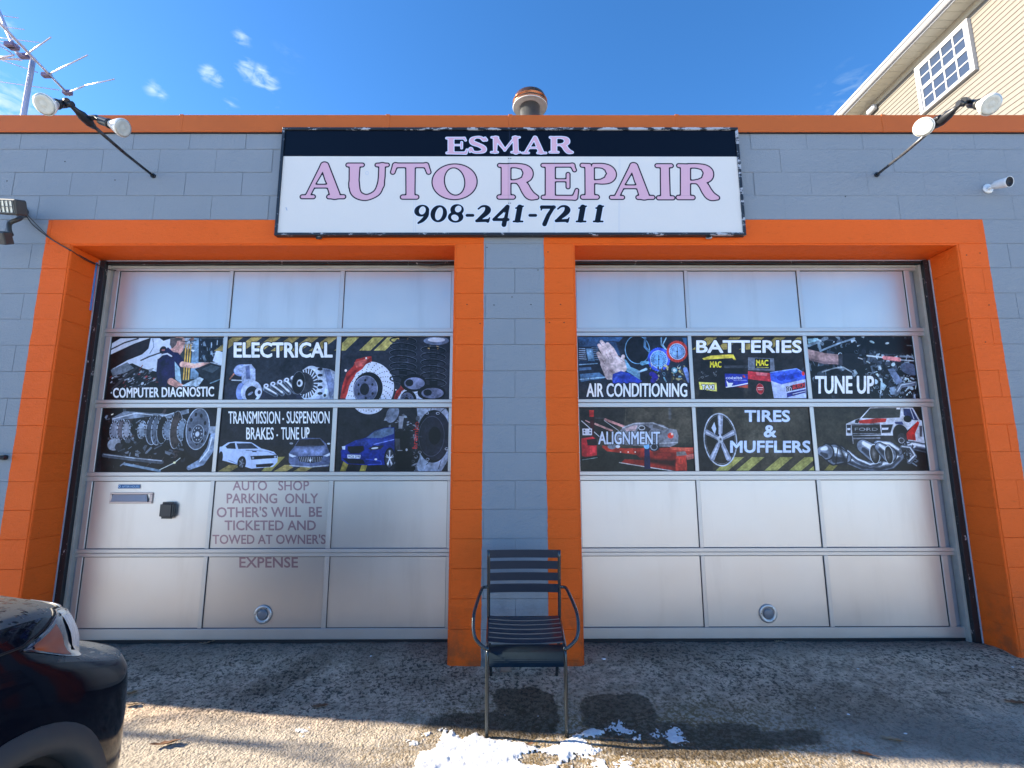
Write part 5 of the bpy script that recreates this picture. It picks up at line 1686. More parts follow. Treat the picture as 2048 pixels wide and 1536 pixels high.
cA = at(89, 209, 2.78); cB = at(246, 256, 3.0)
lamp_arm(307, 352, -2.86, 0, 'black pole with two round spotlights left of the sign, under the antenna', -1, (cA, (.10, -.75, -.62)), (cB, (.93, -.08, -.36)))
cA = at(1981, 209, 2.78); cB = at(1847, 254, 3.0)
lamp_arm(1753, 350, 2.94, 0, 'pole with two round spotlights right of the sign, in front of the beige house', 1, (cA, (-.12, -.75, -.62)), (cB, (-.75, -.5, -.44)))

# ------------------------------------------------------------------ floodlight at the left edge
base = at(38, 428, WY)
fl = thing('wall_floodlight', 'twin dark floodlight with gridded glass on a wall bracket by the left edge', 'floodlight', base)
GRAPH = simple('graphite_metal', (.06, .062, .06), .45, .2, .2, 30)
c = at(17, 414, 3.42)
bm = bmesh.new()
rot = Matrix.Translation(c) @ Matrix.Rotation(R(9), 4, 'Y') @ Matrix.Rotation(R(-12), 4, 'Z') @ Matrix.Rotation(R(22), 4, 'X')
box(bm, -.115, .115, -.03, .05, -.055, .055, bev=.008)
bmesh.ops.transform(bm, matrix=rot, verts=bm.verts)
head = obj('lamp_head', bm, GRAPH, fl)
bm = bmesh.new()
box(bm, -.10, .10, -.034, -.030, -.043, .043)
bmesh.ops.transform(bm, matrix=rot, verts=bm.verts)
obj('lamp_glass', bm, LENS, head)
bm = bmesh.new()
for i in range(6):
    x = -.10 + i * .04
    box(bm, x - .0025, x + .0025, -.040, -.0345, -.045, .045)
for i in range(3):
    z = -.043 + i * .043
    box(bm, -.10, .10, -.0405, -.0402, z - .0025, z + .0025)
bmesh.ops.transform(bm, matrix=rot, verts=bm.verts)
obj('lamp_grille', bm, GRAPH, head)
bm = bmesh.new()
tube(bm, curve_pts([at(48, 428, WY - .01), at(38, 438, 3.52), at(20, 446, 3.50), at(18, 458, 3.48), at(22, 470, 3.47)], 4), .016, 10)
lathe(bm, [(0, .045), (.02, .045), (.03, .03)], at(46, 426, WY - .003), (0, -1, 0), 16)
obj('wall_bracket', bm, GRAPH, fl)
bm = bmesh.new()
box(bm, -.07, .055, -.04, .05, -.035, .035, bev=.006)
bmesh.ops.transform(bm, matrix=Matrix.Translation(at(3, 474, 3.45)) @ Matrix.Rotation(R(6), 4, 'Y') @ Matrix.Rotation(R(-60), 4, 'X'), verts=bm.verts)
obj('lower_lamp_head', bm, GRAPH, fl)

# black cable from the floodlight to the door corner
for dz, nm in ((0, 'loose black cable running from the floodlight down to the left door corner'), ):
    bm = bmesh.new()
    P = [at(50, 428, WY - .02), at(66, 450, WY - .015), at(96, 474, WY - .008), at(122, 490, WY - .006), at(141, 501, WY - .006)]
    Q = [at(143, 501, WY + .01), at(165, 514, WY + .10), at(190, 527, WY + .20), at(214, 538, WY + .28), at(232, 541, YD - .05)]
    tube(bm, curve_pts(P + Q, 5), .0042, 8)
    P2 = [at(52, 427, WY - .02), at(72, 448, WY - .02), at(104, 479, WY - .014), at(141, 500, WY - .012)]
    tube(bm, curve_pts(P2 + [at(166, 517, WY + .10), at(190, 529, WY + .20)], 5), .003, 6)
    tag(obj('cable', bm, BLACKP), nm, 'cable')

# ------------------------------------------------------------------ security camera
base = at(1975, 378, WY - .003)
sc_ = thing('security_camera', 'small white bullet security camera on the blue wall at the right', 'security camera', base)
WPL = simple('white_plastic', (.72, .74, .74), .35, 0, .05, 20, coat=.2)
bm = bmesh.new()
lathe(bm, [(0, .040), (.008, .040), (.012, .034), (.012, .001)], base, (0, -1, 0), 24)
obj('mount_plate', bm, WPL, sc_)
j = at(1986, 374, WY - .06)
bm = bmesh.new()
tube(bm, [base + Vector((0, -.008, 0)), j], [.014, .012], 12)
obj('stem', bm, WPL, sc_)
a, b = at(1988, 371, WY - .06), at(2016, 364, WY - .15)
ax = (b - a).normalized()
L = (b - a).length
bm = bmesh.new()
lathe(bm, [(-.012, .004), (-.008, .02), (.01, .032), (.05, .036), (L - .01, .037), (L + .012, .042), (L + .012, .039), (L + .004, .038)], a, ax, 24)
obj('camera_body', bm, WPL, sc_)
bm = bmesh.new()
lathe(bm, [(L + .0045, .0378), (L + .010, .0378), (L + .011, .024), (L + .008, .022), (L + .008, .001)], a, ax, 24)
obj('camera_lens', bm, simple('camera_glass', (.012, .011, .014), .55, 0, .2, 60, spec=.2), sc_)
for t in (.9, 3.4, 4.6):
    pass

# ------------------------------------------------------------------ small pipe stub at the left edge
q = at(4, 915, WY - .01)
bm = bmesh.new()
tube(bm, [(q.x - .09, WY - .03, q.z), (q.x + .045, WY - .03, q.z)], .012, 10)
lathe(bm, [(0, .02), (.03, .02)], (q.x + .02, WY - .004, q.z), (0, -1, 0), 10)
tag(obj('wall_bracket', bm, BLACKP), 'short black metal rail stub on the blue wall at the far left', 'bracket')

# ------------------------------------------------------------------ roof antenna
ANT = simple('antenna_aluminium', (.62, .60, .68), .35, .5, .1, 20)
ANTD = simple('antenna_clip', (.16, .13, .22), .5)
ZB = CAMZ + 4.65


def plane_z(px, py, z=ZB):
    d = ray(px, py)
    t = (z - CAMZ) / d.z
    return Vector((d.x * t, d.y * t, z))


mt = plane_z(64, 131)
ant = thing('tv_antenna', 'old rooftop television antenna on a mast at the upper left', 'antenna', (mt.x, mt.y, 4.10))
bm = bmesh.new()
tube(bm, [(mt.x, mt.y, 4.0), (mt.x, mt.y, ZB + .1)], .028, 12)
obj('mast', bm, ANT, ant)


def el(a, b, r=.009, mat=None, name='element', za=ZB, zb=ZB):
    bm = bmesh.new()
    pa, pb = plane_z(*a, za), plane_z(*b, zb)
    tube(bm, [pa, pb], r, 8)
    return obj(name, bm, mat or ANT, ant)


el((139, 191), (-40, 5), .015, None, 'boom', ZB, ZB)
bm = bmesh.new()
tube(bm, curve_pts([plane_z(36, 108, ZB + .03), plane_z(20, 75, ZB + .35), plane_z(0, 28, ZB + .7), plane_z(-14, -6, ZB + 1.0)], 4), .020, 8)
obj('boom', bm, ANT, ant)
for a, b, r_ in (((53, 109), (102, 74), .008), ((97, 149), (175, 110), .008), ((139, 184), (170, 171), .009), ((169, 171.2), (229, 158), .0075)):
    el(a, b, r_)
for a, b, r_ in (((-60, 155), (118, 180), .0055), ((-20, 112), (76, 145), .0055), ((-30, 72), (24, 107), .006), ((0, 116), (44, 121), .006)):
    el(a, b, r_)
for a, b, z in (((-30, 26), (37, 36), .75), ((-30, 48), (49, 59), .5), ((-20, 73), (79, 85), .2), ((-20, 78), (50, 92), .12), ((-10, 83), (72, 122), .0)):
    el(a, b, .0055, None, 'element', ZB + z, ZB + z)
for a, b in (((-10, 117), (28, 110)), ((-10, 118), (40, 118))):
    el(a, b, .012)
for (x, y) in ((48, 113), (93, 151), (135, 186), (27, 95), (20, 90)):
    q = plane_z(x, y)
    bm = bmesh.new()
    box(bm, q.x - .05, q.x + .05, q.y - .03, q.y + .03, q.z - .02, q.z + .03, bev=.006)
    obj('clip', bm, ANTD, ant)

# ------------------------------------------------------------------ beige house behind
HX = 9.0
house = thing('beige_house', 'tall beige vinyl sided house behind the garage at the upper right', 'house', (HX, 9, 0))
SID = simple('beige_vinyl', (.156, .141, .119), .55, 0, .05, 3, .0006, 40)
WTRIM = simple('white_vinyl', (.38, .385, .40), .4, 0, .03, 4)
SOFF = simple('cream_soffit', (.62, .60, .50), .5, 0, .06, 5)
YN, YFAR = 3.0, 19.0
ZSOF = 10.20
obj('wall', bx(HX + .02, HX + 8, YN, YFAR, -.6, ZSOF + .6), SID, house)
ex = .105
z = 5.9
i = 0
zmax = ZSOF - .16
nrow = int((zmax - z) / ex)
me = bpy.data.meshes.new('siding_board')
bmx = bmesh.new()
vs = [bmx.verts.new(p) for p in ((0, YN, 0), (-.016, YN, 0), (-.003, YN, ex + .004), (0, YN, ex + .004), (0, YFAR, 0), (-.016, YFAR, 0), (-.003, YFAR, ex + .004), (0, YFAR, ex + .004))]
for f in ((0, 3, 2, 1), (4, 5, 6, 7), (0, 1, 5, 4), (1, 2, 6, 5), (2, 3, 7, 6)):
    bmx.faces.new([vs[k] for k in f])
bmesh.ops.recalc_face_normals(bmx, faces=bmx.faces)
bmx.to_mesh(me)
me.materials.append(SID)
for i in range(nrow + 1):
    o = bpy.data.objects.new('siding_board', me)
    link(o, house)
    o.location = (HX + .018, 0, zmax - (i + 1) * ex)
obj('frieze_trim', bx(HX - .012, HX + .019, YN, YFAR, zmax + .001, ZSOF - .001), simple('taupe_trim', (.36, .32, .25), .6, 0, .08, 4), house)
obj('lower_wall_band', bx(HX + .0, HX + .019, YN, YFAR, -.6, zmax - (nrow + 1) * ex - .002), SID, house)
# eaves
XE = 8.56
hroof = obj('roof', (lambda b_: ([b_.faces.new([b_.verts.new(p) for p in q]) for q in (((XE, YN - .4, ZSOF + .17), (XE, YFAR, ZSOF + .17), (HX + 4, YFAR, ZSOF + 2.4), (HX + 4, YN - .4, ZSOF + 2.4)), ((HX + 4, YN - .4, ZSOF + 2.4), (HX + 4, YFAR, ZSOF + 2.4), (HX + 8.4, YFAR, ZSOF + .17), (HX + 8.4, YN - .4, ZSOF + .17)), ((XE, YN - .4, ZSOF + .17), (HX + 4, YN - .4, ZSOF + 2.4), (HX + 8.4, YN - .4, ZSOF + .17)), ((XE, YFAR, ZSOF + .17), (HX + 8.4, YFAR, ZSOF + .17), (HX + 4, YFAR, ZSOF + 2.4)))], b_)[1])(bmesh.new()), ROOFM, house)
sp = .19
me = bpy.data.meshes.new('soffit_panel')
bmx = bx(XE + .03, HX - .013, .004, sp - .004, ZSOF, ZSOF + .012)
bmx.to_mesh(me)
bmx.free()
me.materials.append(SOFF)
k = 0
while YN + k * sp < YFAR:
    o = bpy.data.objects.new('soffit_panel', me)
    link(o, house)
    o.location = (0, YN + k * sp, 0)
    k += 1
obj('soffit_backing', bx(XE + .02, HX, YN, YFAR, ZSOF + .013, ZSOF + .03), simple('shadow_joint', (.25, .24, .2), .8), house)
obj('fascia', bx(XE, XE + .028, YN - .4, YFAR, ZSOF - .03, ZSOF + .13, bev=.003), WTRIM, house)
bm = bmesh.new()
prof = ((XE - .001, ZSOF + .0), (XE - .05, ZSOF + .0), (XE - .085, ZSOF + .035), (XE - .085, ZSOF + .075), (XE - .115, ZSOF + .095), (XE - .125, ZSOF + .135), (XE - .11, ZSOF + .145), (XE - .001, ZSOF + .145))
for yy, st in ((YN - .4, 0), (YFAR, 1)):
    ring = [bm.verts.new((x, yy, z_)) for x, z_ in prof]
    if st:
        for j in range(len(prof)):
            bm.faces.new((pr[j], pr[(j + 1) % len(prof)], ring[(j + 1) % len(prof)], ring[j]))
        bm.faces.new(ring)
    else:
        pr = ring
        bm.faces.new(ring[::-1])
bmesh.ops.recalc_face_normals(bm, faces=bm.faces)
obj('gutter', bm, WTRIM, house)
# window: 4 x 4 panes, two sashes
wy0, wy1, wz0, wz1 = HX * .936, HX * 1.0785, CAMZ + HX * .8285, CAMZ + HX * .9545
win = obj('window', bx(HX - .02, HX + .0195, wy0 + .05, wy1 - .05, wz0 + .05, wz1 - .05), WTRIM, house)
bm = bmesh.new()
for (a, b, c_, d) in ((wy0, wy1, wz1 - .055, wz1), (wy0, wy1, wz0, wz0 + .055), (wy0, wy0 + .075, wz0 + .055, wz1 - .055), (wy1 - .075, wy1, wz0 + .055, wz1 - .055)):
    box(bm, HX - .07, HX + .019, a, b, c_, d, bev=.004)
obj('window_frame', bm, WTRIM, win)
zm = (wz0 + wz1) / 2
GL = NT('window_glass')
GL.set(base=(.035, .05, .085), rough=.08, spec=.45)
GLM = GL.m
GLM.name = 'window_glass'
for s_, (za, zb, xo) in enumerate(((zm, wz1 - .06, HX - .045), (wz0 + .06, zm, HX - .032))):
    ya, yb = wy0 + .08, wy1 - .08
    bm = bmesh.new()
    for (a, b, c_, d) in ((ya, yb, zb - .035, zb), (ya, yb, za, za + .035), (ya, ya + .035, za + .035, zb - .035), (yb - .035, yb, za + .035, zb - .035)):
        box(bm, xo - .012, xo + .01, a, b, c_, d)
    obj('sash', bm, WTRIM, win)
    bm = bmesh.new()
    for i in range(1, 4):
        y_ = ya + (yb - ya) * i / 4
        box(bm, xo - .006, xo + .004, y_ - .016, y_ + .016, za + .035, zb - .035)
    z_ = (za + zb) / 2
    box(bm, xo - .0055, xo + .0035, ya + .035, yb - .035, z_ - .013, z_ + .013)
    obj('muntins', bm, WTRIM, win)
    for i in range(4):
        for j in range(2):
            obj('pane', bx(xo + .0045, xo + .0075, ya + (yb - ya) * i / 4 + .012, ya + (yb - ya) * (i + 1) / 4 - .012, za + (zb - za) * j / 2 + .011, za + (zb - za) * (j + 1) / 2 - .011), GLM, win)
q = ray(1746, 219)
q = q * (HX / q.x) + Vector((0, 0, CAMZ))
bm = bmesh.new()
box(bm, HX - .12, HX + .0, q.y - .16, q.y + .10, q.z - .10, q.z + .05, bev=.03)
obj('vent_hood', bm, WTRIM, house)

# ------------------------------------------------------------------ chair
def chair_paint():
    m = NT('chair_paint')
    p = m.pos()
    n1 = m.noise(p, 40, 5, .65)
    m.set(base=m.mix(m.sstep(n1, .68, .74), (.010, .020, .040), (.16, .17, .19)), rough=m.math('ADD', .22, m.math('MULTIPLY', m.noise(p, 18, 4, .6), .25)), metal=.25, coat=.4)
    return m.m


CHP = chair_paint()
CHE = simple('slat_edge_highlight', (.20, .215, .22), .4, .3, .25, 60)  # edge highlight painted into the colour of the seat slat fronts
CHT = simple('chair_tube', (.045, .055, .06), .25, .55, .3, 30, coat=.3)
cx = .085
chair = thing('slatted_chair', 'dark navy metal slatted armchair standing against the central pillar', 'chair', (cx, 3.26, ground_z(cx, 3.26)))
YF, YB, ZF, ZBk = 2.99, 3.40, .362, .402
hwF, hwB = .2175, .230
gf, gb = ground_z(cx, 2.955), ground_z(cx, 3.56)
for s in (-1, 1):
    bm = bmesh.new()
    pts = [(cx + s * hwF, 2.955, gf), (cx + s * hwF, 2.957, .18), (cx + s * hwF, 2.962, .30), (cx + s * (hwF - .001), 2.975, .345), (cx + s * (hwF + .001), 3.01, .363), (cx + s * hwB, YB, ZBk - .012)]
    tube(bm, curve_pts(pts, 4), .0105, 12)
    obj('front_leg', bm, CHT, chair)
    bm = bmesh.new()
    pts = [(cx + s * (hwB + .0), 3.36, .823), (cx + s * hwB, 3.385, .60), (cx + s * hwB, 3.405, .42), (cx + s * (hwB - .004), 3.44, .25), (cx + s * .219, 3.56, gb)]
    tube(bm, curve_pts(pts, 5), .0105, 12)
    obj('rear_leg', bm, CHT, chair)
    bm = bmesh.new()
    pts = [(cx + s * (hwB + .006), 3.386, .588), (cx + s * (hwB + .035), 3.36, .590), (cx + s * .275, 3.30, .582), (cx + s * .292, 3.16, .545), (cx + s * .300, 3.06, .515), (cx + s * .300, 3.01, .455), (cx + s * .285, 2.985, .405), (cx + s * .250, 2.975, .372), (cx + s * (hwF + .008), 2.975, .355)]
    tube(bm, curve_pts(pts, 5), .010, 12)
    obj('armrest', bm, CHT, chair)


def slat(name, x0, x1, corners, sag, th=.004):
    """corners: two (y,z) edge points; curved along x by sag"""
    bm = bmesh.new()
    n = 12
    (ya, za), (yb, zb) = corners
    nrm = Vector((0, -(zb - za), (yb - ya))).normalized()
    prev = None
    for i in range(n + 1):
        t = i / n
        k = 1 - (2 * t - 1) ** 2
        x = x0 + (x1 - x0) * t
        off = nrm * (-sag * k)
        q = [Vector((x, ya, za)) + off, Vector((x, yb, zb)) + off]
        ring = [bm.verts.new(q[0]), bm.verts.new(q[1]), bm.verts.new(q[1] - nrm * th), bm.verts.new(q[0] - nrm * th)]
        if prev:
            for j in range(4):
                f = bm.faces.new((prev[j], ring[j], ring[(j + 1) % 4], prev[(j + 1) % 4]))
                f.smooth = False
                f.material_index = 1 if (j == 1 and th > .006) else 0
        else:
            bm.faces.new(ring[::-1])
        prev = ring
    bm.faces.new(prev)
    bmesh.ops.recalc_face_normals(bm, faces=bm.faces)
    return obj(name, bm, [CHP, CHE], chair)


def zat(py, Y):
    return at(1049, py, Y).z


for (t0, t1) in ((1099.6, 1115), (1122, 1137.6), (1145.6, 1161), (1168.5, 1185)):
    za, zb = zat(t0, 3.37), zat(t1, 3.38)
    slat('back_slat', cx - hwB + .006, cx + hwB - .006, ((3.366 + (.82 - za) * .06, za), (3.366 + (.82 - zb) * .06, zb)), -.012)
N = 6
for i in range(N):
    t0, t1 = i / N, (i + .80) / N
    y0, y1 = YB - (YB - 3.015) * t0, YB - (YB - 3.015) * t1
    z0, z1 = ZBk - (ZBk - .367) * t0, ZBk - (ZBk - .367) * t1
    w = hwB - (hwB - hwF) * t0 - .006
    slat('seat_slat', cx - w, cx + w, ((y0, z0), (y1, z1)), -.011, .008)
# rolled front edge
bm = bmesh.new()
prof = curve_pts([Vector((0, 3.005, .368)), Vector((0, 2.975, .358)), Vector((0, 2.957, .335)), Vector((0, 2.950, .300)), Vector((0, 2.952, .268))], 4)
prev = None
for q in prof:
    ring = [bm.verts.new((cx - hwF + .010, q.y, q.z)), bm.verts.new((cx + hwF - .010, q.y, q.z))]
    if prev:
        bm.faces.new((prev[0], prev[1], ring[1], ring[0])).smooth = True
    prev = ring
g_ = bmesh.ops.solidify(bm, geom=bm.faces[:], thickness=.004)
obj('front_slat', bm, simple('worn_chair_paint', (.022, .036, .048), .35, .2, .35, 28, coat=.3), chair)
bm = bmesh.new()
tube(bm, [(cx - hwB, 3.41, .395), (cx + hwB, 3.41, .395)], .008, 10)
obj('cross_bar', bm, CHT, chair)

# ------------------------------------------------------------------ parked car (dark SUV, nose towards the wall)
ZG = -0.185


def car_paint():
    m = NT('black_car_paint')
    p = m.pos()
    m.set(base=(.004, .005, .009), rough=.12, coat=.0, spec=.18)
    v = m.n('ShaderNodeTexVoronoi')
    m.t.links.new(m.scale(p, (1, .6, 1)), v.inputs['Vector'])
    v.inputs['Scale'].default_value = 55
    sep = m.n('ShaderNodeSeparateXYZ')
    m.t.links.new(p, sep.inputs[0])
    nn = m.n('ShaderNodeSeparateXYZ')
    m.t.links.new(m.n('ShaderNodeNewGeometry').outputs['True Normal'], nn.inputs[0])
    top = m.sstep(nn.outputs['Z'], .55, .8)
    sel = m.sstep(m.noise(p, 22, 3, .6), .44, .52)
    drop = m.math('MULTIPLY', m.math('MULTIPLY', m.sstep(v.outputs['Distance'], .42, .30), sel), top)
    m.bump(drop, .6, .003)
    film_noise = m.noise(p, 9, 5, .6)
    sheen_film = m.math('MULTIPLY', m.math('SUBTRACT', 1.0, drop), m.math('MULTIPLY', top, m.math('ADD', .55, m.math('MULTIPLY', film_noise, .6))))  # grey sky reflection on the wet bonnet, painted into upward faces
    m.set(rough=m.math('ADD', .08, m.math('MULTIPLY', sheen_film, .35)))
    m.set(base=m.mix(sheen_film, (.004, .005, .010), (.13, .135, .13)))
    return m.m


CARP = car_paint()
CLAD = simple('grey_cladding', (.045, .046, .048), .6, 0, .12, 30, .0008, 300)
car = thing('parked_car', 'black suv parked nose to the wall, its wet bonnet corner in the lower left', 'car', (-2.33, 0.2, ZG))
CXS = .03
contour = [(-2.12, -2.33), (-2.10, -1.9), (-2.0, -1.58), (-1.8, -1.46), (-1.4, -1.42), (-.6, -1.40), (.3, -1.398), (.9, -1.40), (1.2, -1.402), (1.45, -1.408), (1.65, -1.418), (1.82, -1.435), (1.95, -1.462), (2.05, -1.498), (2.13, -1.55), (2.19, -1.62), (2.24, -1.72), (2.285, -1.86), (2.32, -2.05), (2.34, -2.33)]
CP = curve_pts([Vector((x + CXS * smooth(-2.2, -1.9, x), y, 0)) for y, x in contour], 5)
side_rows = [(.20, .07), (.26, .02), (.36, .004), (.50, 0), (.64, 0), (.76, 0), (.86, .003), (.93, .010), (.975, .022), (1.005, .038), (1.035, .062), (1.055, .10)]
front_rows = [(.20, .10), (.26, .03), (.34, .008), (.44, 0), (.56, 0), (.67, .002), (.735, .010), (.775, .035), (.812, .165), (.88, .185), (.955, .215), (.985, .27)]
NR = len(side_rows)


def rowpt(i, r_):
    """point on the body skin: contour index i, row r_ (float)"""
    p = CP[i]
    a = CP[max(0, i - 1)]
    b = CP[min(len(CP) - 1, i + 1)]
    t = (b - a).normalized()
    inw = Vector((t.y, -t.x, 0)) * -1.0
    if (Vector((-2.33, .2, 0)) - Vector((p.x, p.y, 0))).dot(inw) < 0:
        inw = -inw
    w_ = smooth(1.45, 2.15, p.y)
    r0 = int(min(NR - 2, math.floor(r_)))
    f = r_ - r0
    h = ins = 0
    for rows, ww in ((side_rows, 1 - w_), (front_rows, w_)):
        h += ww * 1.07 * (rows[r0][0] * (1 - f) + rows[r0 + 1][0] * f)
        ins += ww * (rows[r0][1] * (1 - f) + rows[r0 + 1][1] * f)
    q = p + inw * ins
    return Vector((q.x, q.y, ZG + h)), inw


WC = Vector((0, 1.50, ZG + .375))
RC = Vector((0, -1.18, ZG + .355))
bm = bmesh.new()
grid = []
for r_ in [k / 2 for k in range(0, 2 * NR - 1)]:
    grid.append([bm.verts.new(rowpt(i, r_)[0]) for i in range(len(CP))])
for j in range(len(grid) - 1):
    for i in range(len(CP) - 1):
        q = (grid[j][i].co + grid[j + 1][i + 1].co) / 2
        if q.x > -1.6 and (math.hypot(q.y - WC.y, q.z - WC.z) < .40 or math.hypot(q.y - RC.y, q.z - RC.z) < .40):
            continue
        bm.faces.new((grid[j][i], grid[j][i + 1], grid[j + 1][i + 1], grid[j + 1][i])).smooth = True
# bonnet and rear deck: inwards from the top rim
top = grid[-1]
cxm = -2.33
inner_prev = top
for s_ in (.25, .5, .75, 1.0):
    ringv = []
    for v in top:
        x = v.co.x + (cxm - v.co.x) * s_
        y = v.co.y - (.10 * s_ if v.co.y > 1.5 else 0)
        z = v.co.z + .055 * (1 - (1 - s_) ** 2) + (.012 * s_)
        ringv.append(bm.verts.new((x, y, z)))
    for i in range(len(CP) - 1):
        bm.faces.new((inner_prev[i], inner_prev[i + 1], ringv[i + 1], ringv[i])).smooth = True
    inner_prev = ringv
# left half by mirroring
geom = bm.verts[:] + bm.edges[:] + bm.faces[:]
dup = bmesh.ops.duplicate(bm, geom=geom)['geom']
for v in [g_ for g_ in dup if isinstance(g_, bmesh.types.BMVert)]:
    v.co.x = 2 * cxm - v.co.x
bmesh.ops.remove_doubles(bm, verts=bm.verts[:], dist=.0008)
bmesh.ops.recalc_face_normals(bm, faces=bm.faces)
body = obj('body', bm, CARP, car)


def skin_strip(name, mat, ia, ib, lo, hi, off, parent=car, n=6, ni=1, label=None):
    """patch lying on the body skin between contour indices, row range given by functions of t"""
    bm = bmesh.new()
    prev = None
    cnt = (ib - ia)
    for i in range(ia, ib + 1):
        t = (i - ia) / cnt
        ring = []
        for k in range(n + 1):
            r_ = lo(t) + (hi(t) - lo(t)) * k / n
            p, inw = rowpt(i, r_)
            bul = math.sin(math.pi * k / n)
            ring.append(bm.verts.new(p - inw * (off * (0.35 + .65 * bul))))
        if prev:
            for k in range(n):
                f = bm.faces.new((prev[k], ring[k], ring[k + 1], prev[k + 1]))
                f.smooth = True
        prev = ring
    bmesh.ops.recalc_face_normals(bm, faces=bm.faces)
    return obj(name, bm, mat, parent, label=label)


def idx(Y, front=True):
    best, bi = 9, 0
    for i, p in enumerate(CP):
        if p.x > -1.85 and abs(p.y - Y) < best and i > 25:
            best, bi = abs(p.y - Y), i
    return bi


def idxx(X):
    best, bi = 9, 0
    for i, p in enumerate(CP):
        if p.y > 1.9 and abs(p.x - X) < best:
            best, bi = abs(p.x - X), i
    return bi


i0, i1, i2, i3 = idx(1.52), idx(1.75), idx(1.84), idxx(-1.84)
tot = i3 - i0
lo_f = lambda T: 7.98 - .6 * math.sin(math.pi * min(1, T / .30))
hi_f = lambda T: 8.05 + 2.35 * min(1, T / .24) ** .85


def seg_f(fn, a, b):
    return lambda t: fn((a + (b - a) * t - i0) / tot)


HLC = NT('headlight_glass')
HLC.set(base=(.66, .70, .78), rough=.25, metal=.1, coat=.5)
HLC.bump(HLC.noise(HLC.pos(), 26, 3, .5), .8, .012)
AMB = NT('amber_reflector')
AMB.set(base=HLC and AMB.mix(AMB.noise(AMB.pos(), 20, 3, .5), (.30, .055, .012), (.42, .085, .02)), rough=.35, coat=.1)
HLD = simple('headlight_dark_inner', (.025, .03, .05), .12, 0, .2, 20, coat=1.0)
hl = skin_strip('headlight', HLD, i0, i3, seg_f(lo_f, i0, i3), seg_f(hi_f, i0, i3), .006)
skin_strip('amber_reflector', AMB.m, i0 + 1, i1, lambda t: seg_f(lo_f, i0 + 1, i1)(t) + .12, lambda t: seg_f(hi_f, i0 + 1, i1)(t) - .18, .010, hl)
skin_strip('headlight_lens', HLC.m, i2, i3 - 1, lambda t: seg_f(lo_f, i2, i3 - 1)(t) + .25, lambda t: min(10.1, seg_f(hi_f, i2, i3 - 1)(t) - .2), .012, hl)
CHR = simple('clear_lens_edge', (.22, .24, .25), .15, .3, .05, 20, coat=1.0)
bm = bmesh.new()
tube(bm, [rowpt(i, hi_f((i - i0) / tot) + .12)[0] - rowpt(i, 9)[1] * .008 for i in range(i0 + 2, i3 + 1)], [.002 + .003 * smooth(i0, i3 - 3, i) for i in range(i0 + 2, i3 + 1)], 8)
obj('lens_rim', bm, CHR, hl)
# shut line between bonnet and wing
bm = bmesh.new()
tube(bm, [rowpt(i, min(NR - 1.02, 8.2 if i < i0 else hi_f((i - i0) / tot) + .22))[0] + Vector((0, 0, .001)) for i in range(idx(.9), i3)], .0035, 6)
obj('bonnet_gap', bm, DARKH, body)
bm = bmesh.new()
tube(bm, [rowpt(idx(1.72), 8.0 - k * .45)[0] - rowpt(idx(1.72), 4)[1] * .0005 + Vector((0, -.02 * k * .4, 0)) for k in range(0, 8)], .0028, 6)
obj('bumper_gap', bm, DARKH, body)
# wheel arch cladding
for wc, nm in ((WC, 'front'), (RC, 'rear')):
    bm = bmesh.new()
    prev = None
    for k in range(33):
        t = math.pi * (-.06 + 1.12 * k / 32)
        ring = []
        for rad, o_ in ((.365, -.05), (.372, .016), (.40, .024), (.435, .022), (.452, .004)):
            y_ = wc.y + rad * math.cos(t)
            z_ = wc.z + rad * math.sin(t) * .98
            bi = min(range(10, len(CP)), key=lambda i: abs(CP[i].y - y_) + (9 if CP[i].x < -1.66 else 0))
            xs_ = CP[bi].x
            # interpolate for smoothness
            if bi + 1 < len(CP) and CP[bi + 1].y != CP[bi].y:
                f = (y_ - CP[bi].y) / (CP[bi + 1].y - CP[bi].y)
                xs_ = CP[bi].x + (CP[bi + 1].x - CP[bi].x) * max(-1, min(1, f))
            h_ = z_ - ZG
            tum = max(0, h_ - .80) * .06
            ring.append(bm.verts.new((xs_ + o_ - tum, y_, z_)))
        if prev:
            for j in range(4):
                bm.faces.new((prev[j], ring[j], ring[j + 1], prev[j + 1])).smooth = True
        prev = ring
    bmesh.ops.recalc_face_normals(bm, faces=bm.faces)
    obj('wheel_arch', bm, CLAD, car)
    bm = bmesh.new()
    lathe(bm, [(-.30, .39), (0, .39)], (-1.45, wc.y, wc.z), (1, 0, 0), 28)
    obj('wheel_well', bm, DARKH, car)
    for sx in (1, -1):
        X = cxm + sx * .84
        bm = bmesh.new()
        lathe(bm, [(-.12, .24), (-.115, .32), (-.09, .352), (.0, .355), (.085, .352), (.105, .33), (.108, .25), (.09, .235)], (X - sx * .03, wc.y, ZG + .355), (sx, 0, 0), 36)
        wheel = obj('wheel', bm, RUB, car)
        bm = bmesh.new()
        lathe(bm, [(.02, .235), (.088, .232), (.07, .21), (.03, .20), (.03, .03), (.085, .03), (.09, .001)], (X - sx * .03, wc.y, ZG + .355), (sx, 0, 0), 30)
        for k in range(5):
            t = k * 2 * math.pi / 5
            tube(bm, [(X + sx * .045, wc.y, ZG + .355), (X + sx * .05, wc.y + .215 * math.cos(t), ZG + .355 + .215 * math.sin(t))], [.03, .02], 6)
        obj('rim', bm, ALU_DK, wheel)
# lower sill / bumper lip in grey
skin_strip('lower_bumper', CLAD, idx(1.95), len(CP) - 1, lambda t: 0.1, lambda t: 1.9, .006)
obj('underbody', bx(-3.2, -1.46, -2.0, 2.1, ZG + .16, ZG + .24), DARKH, car)
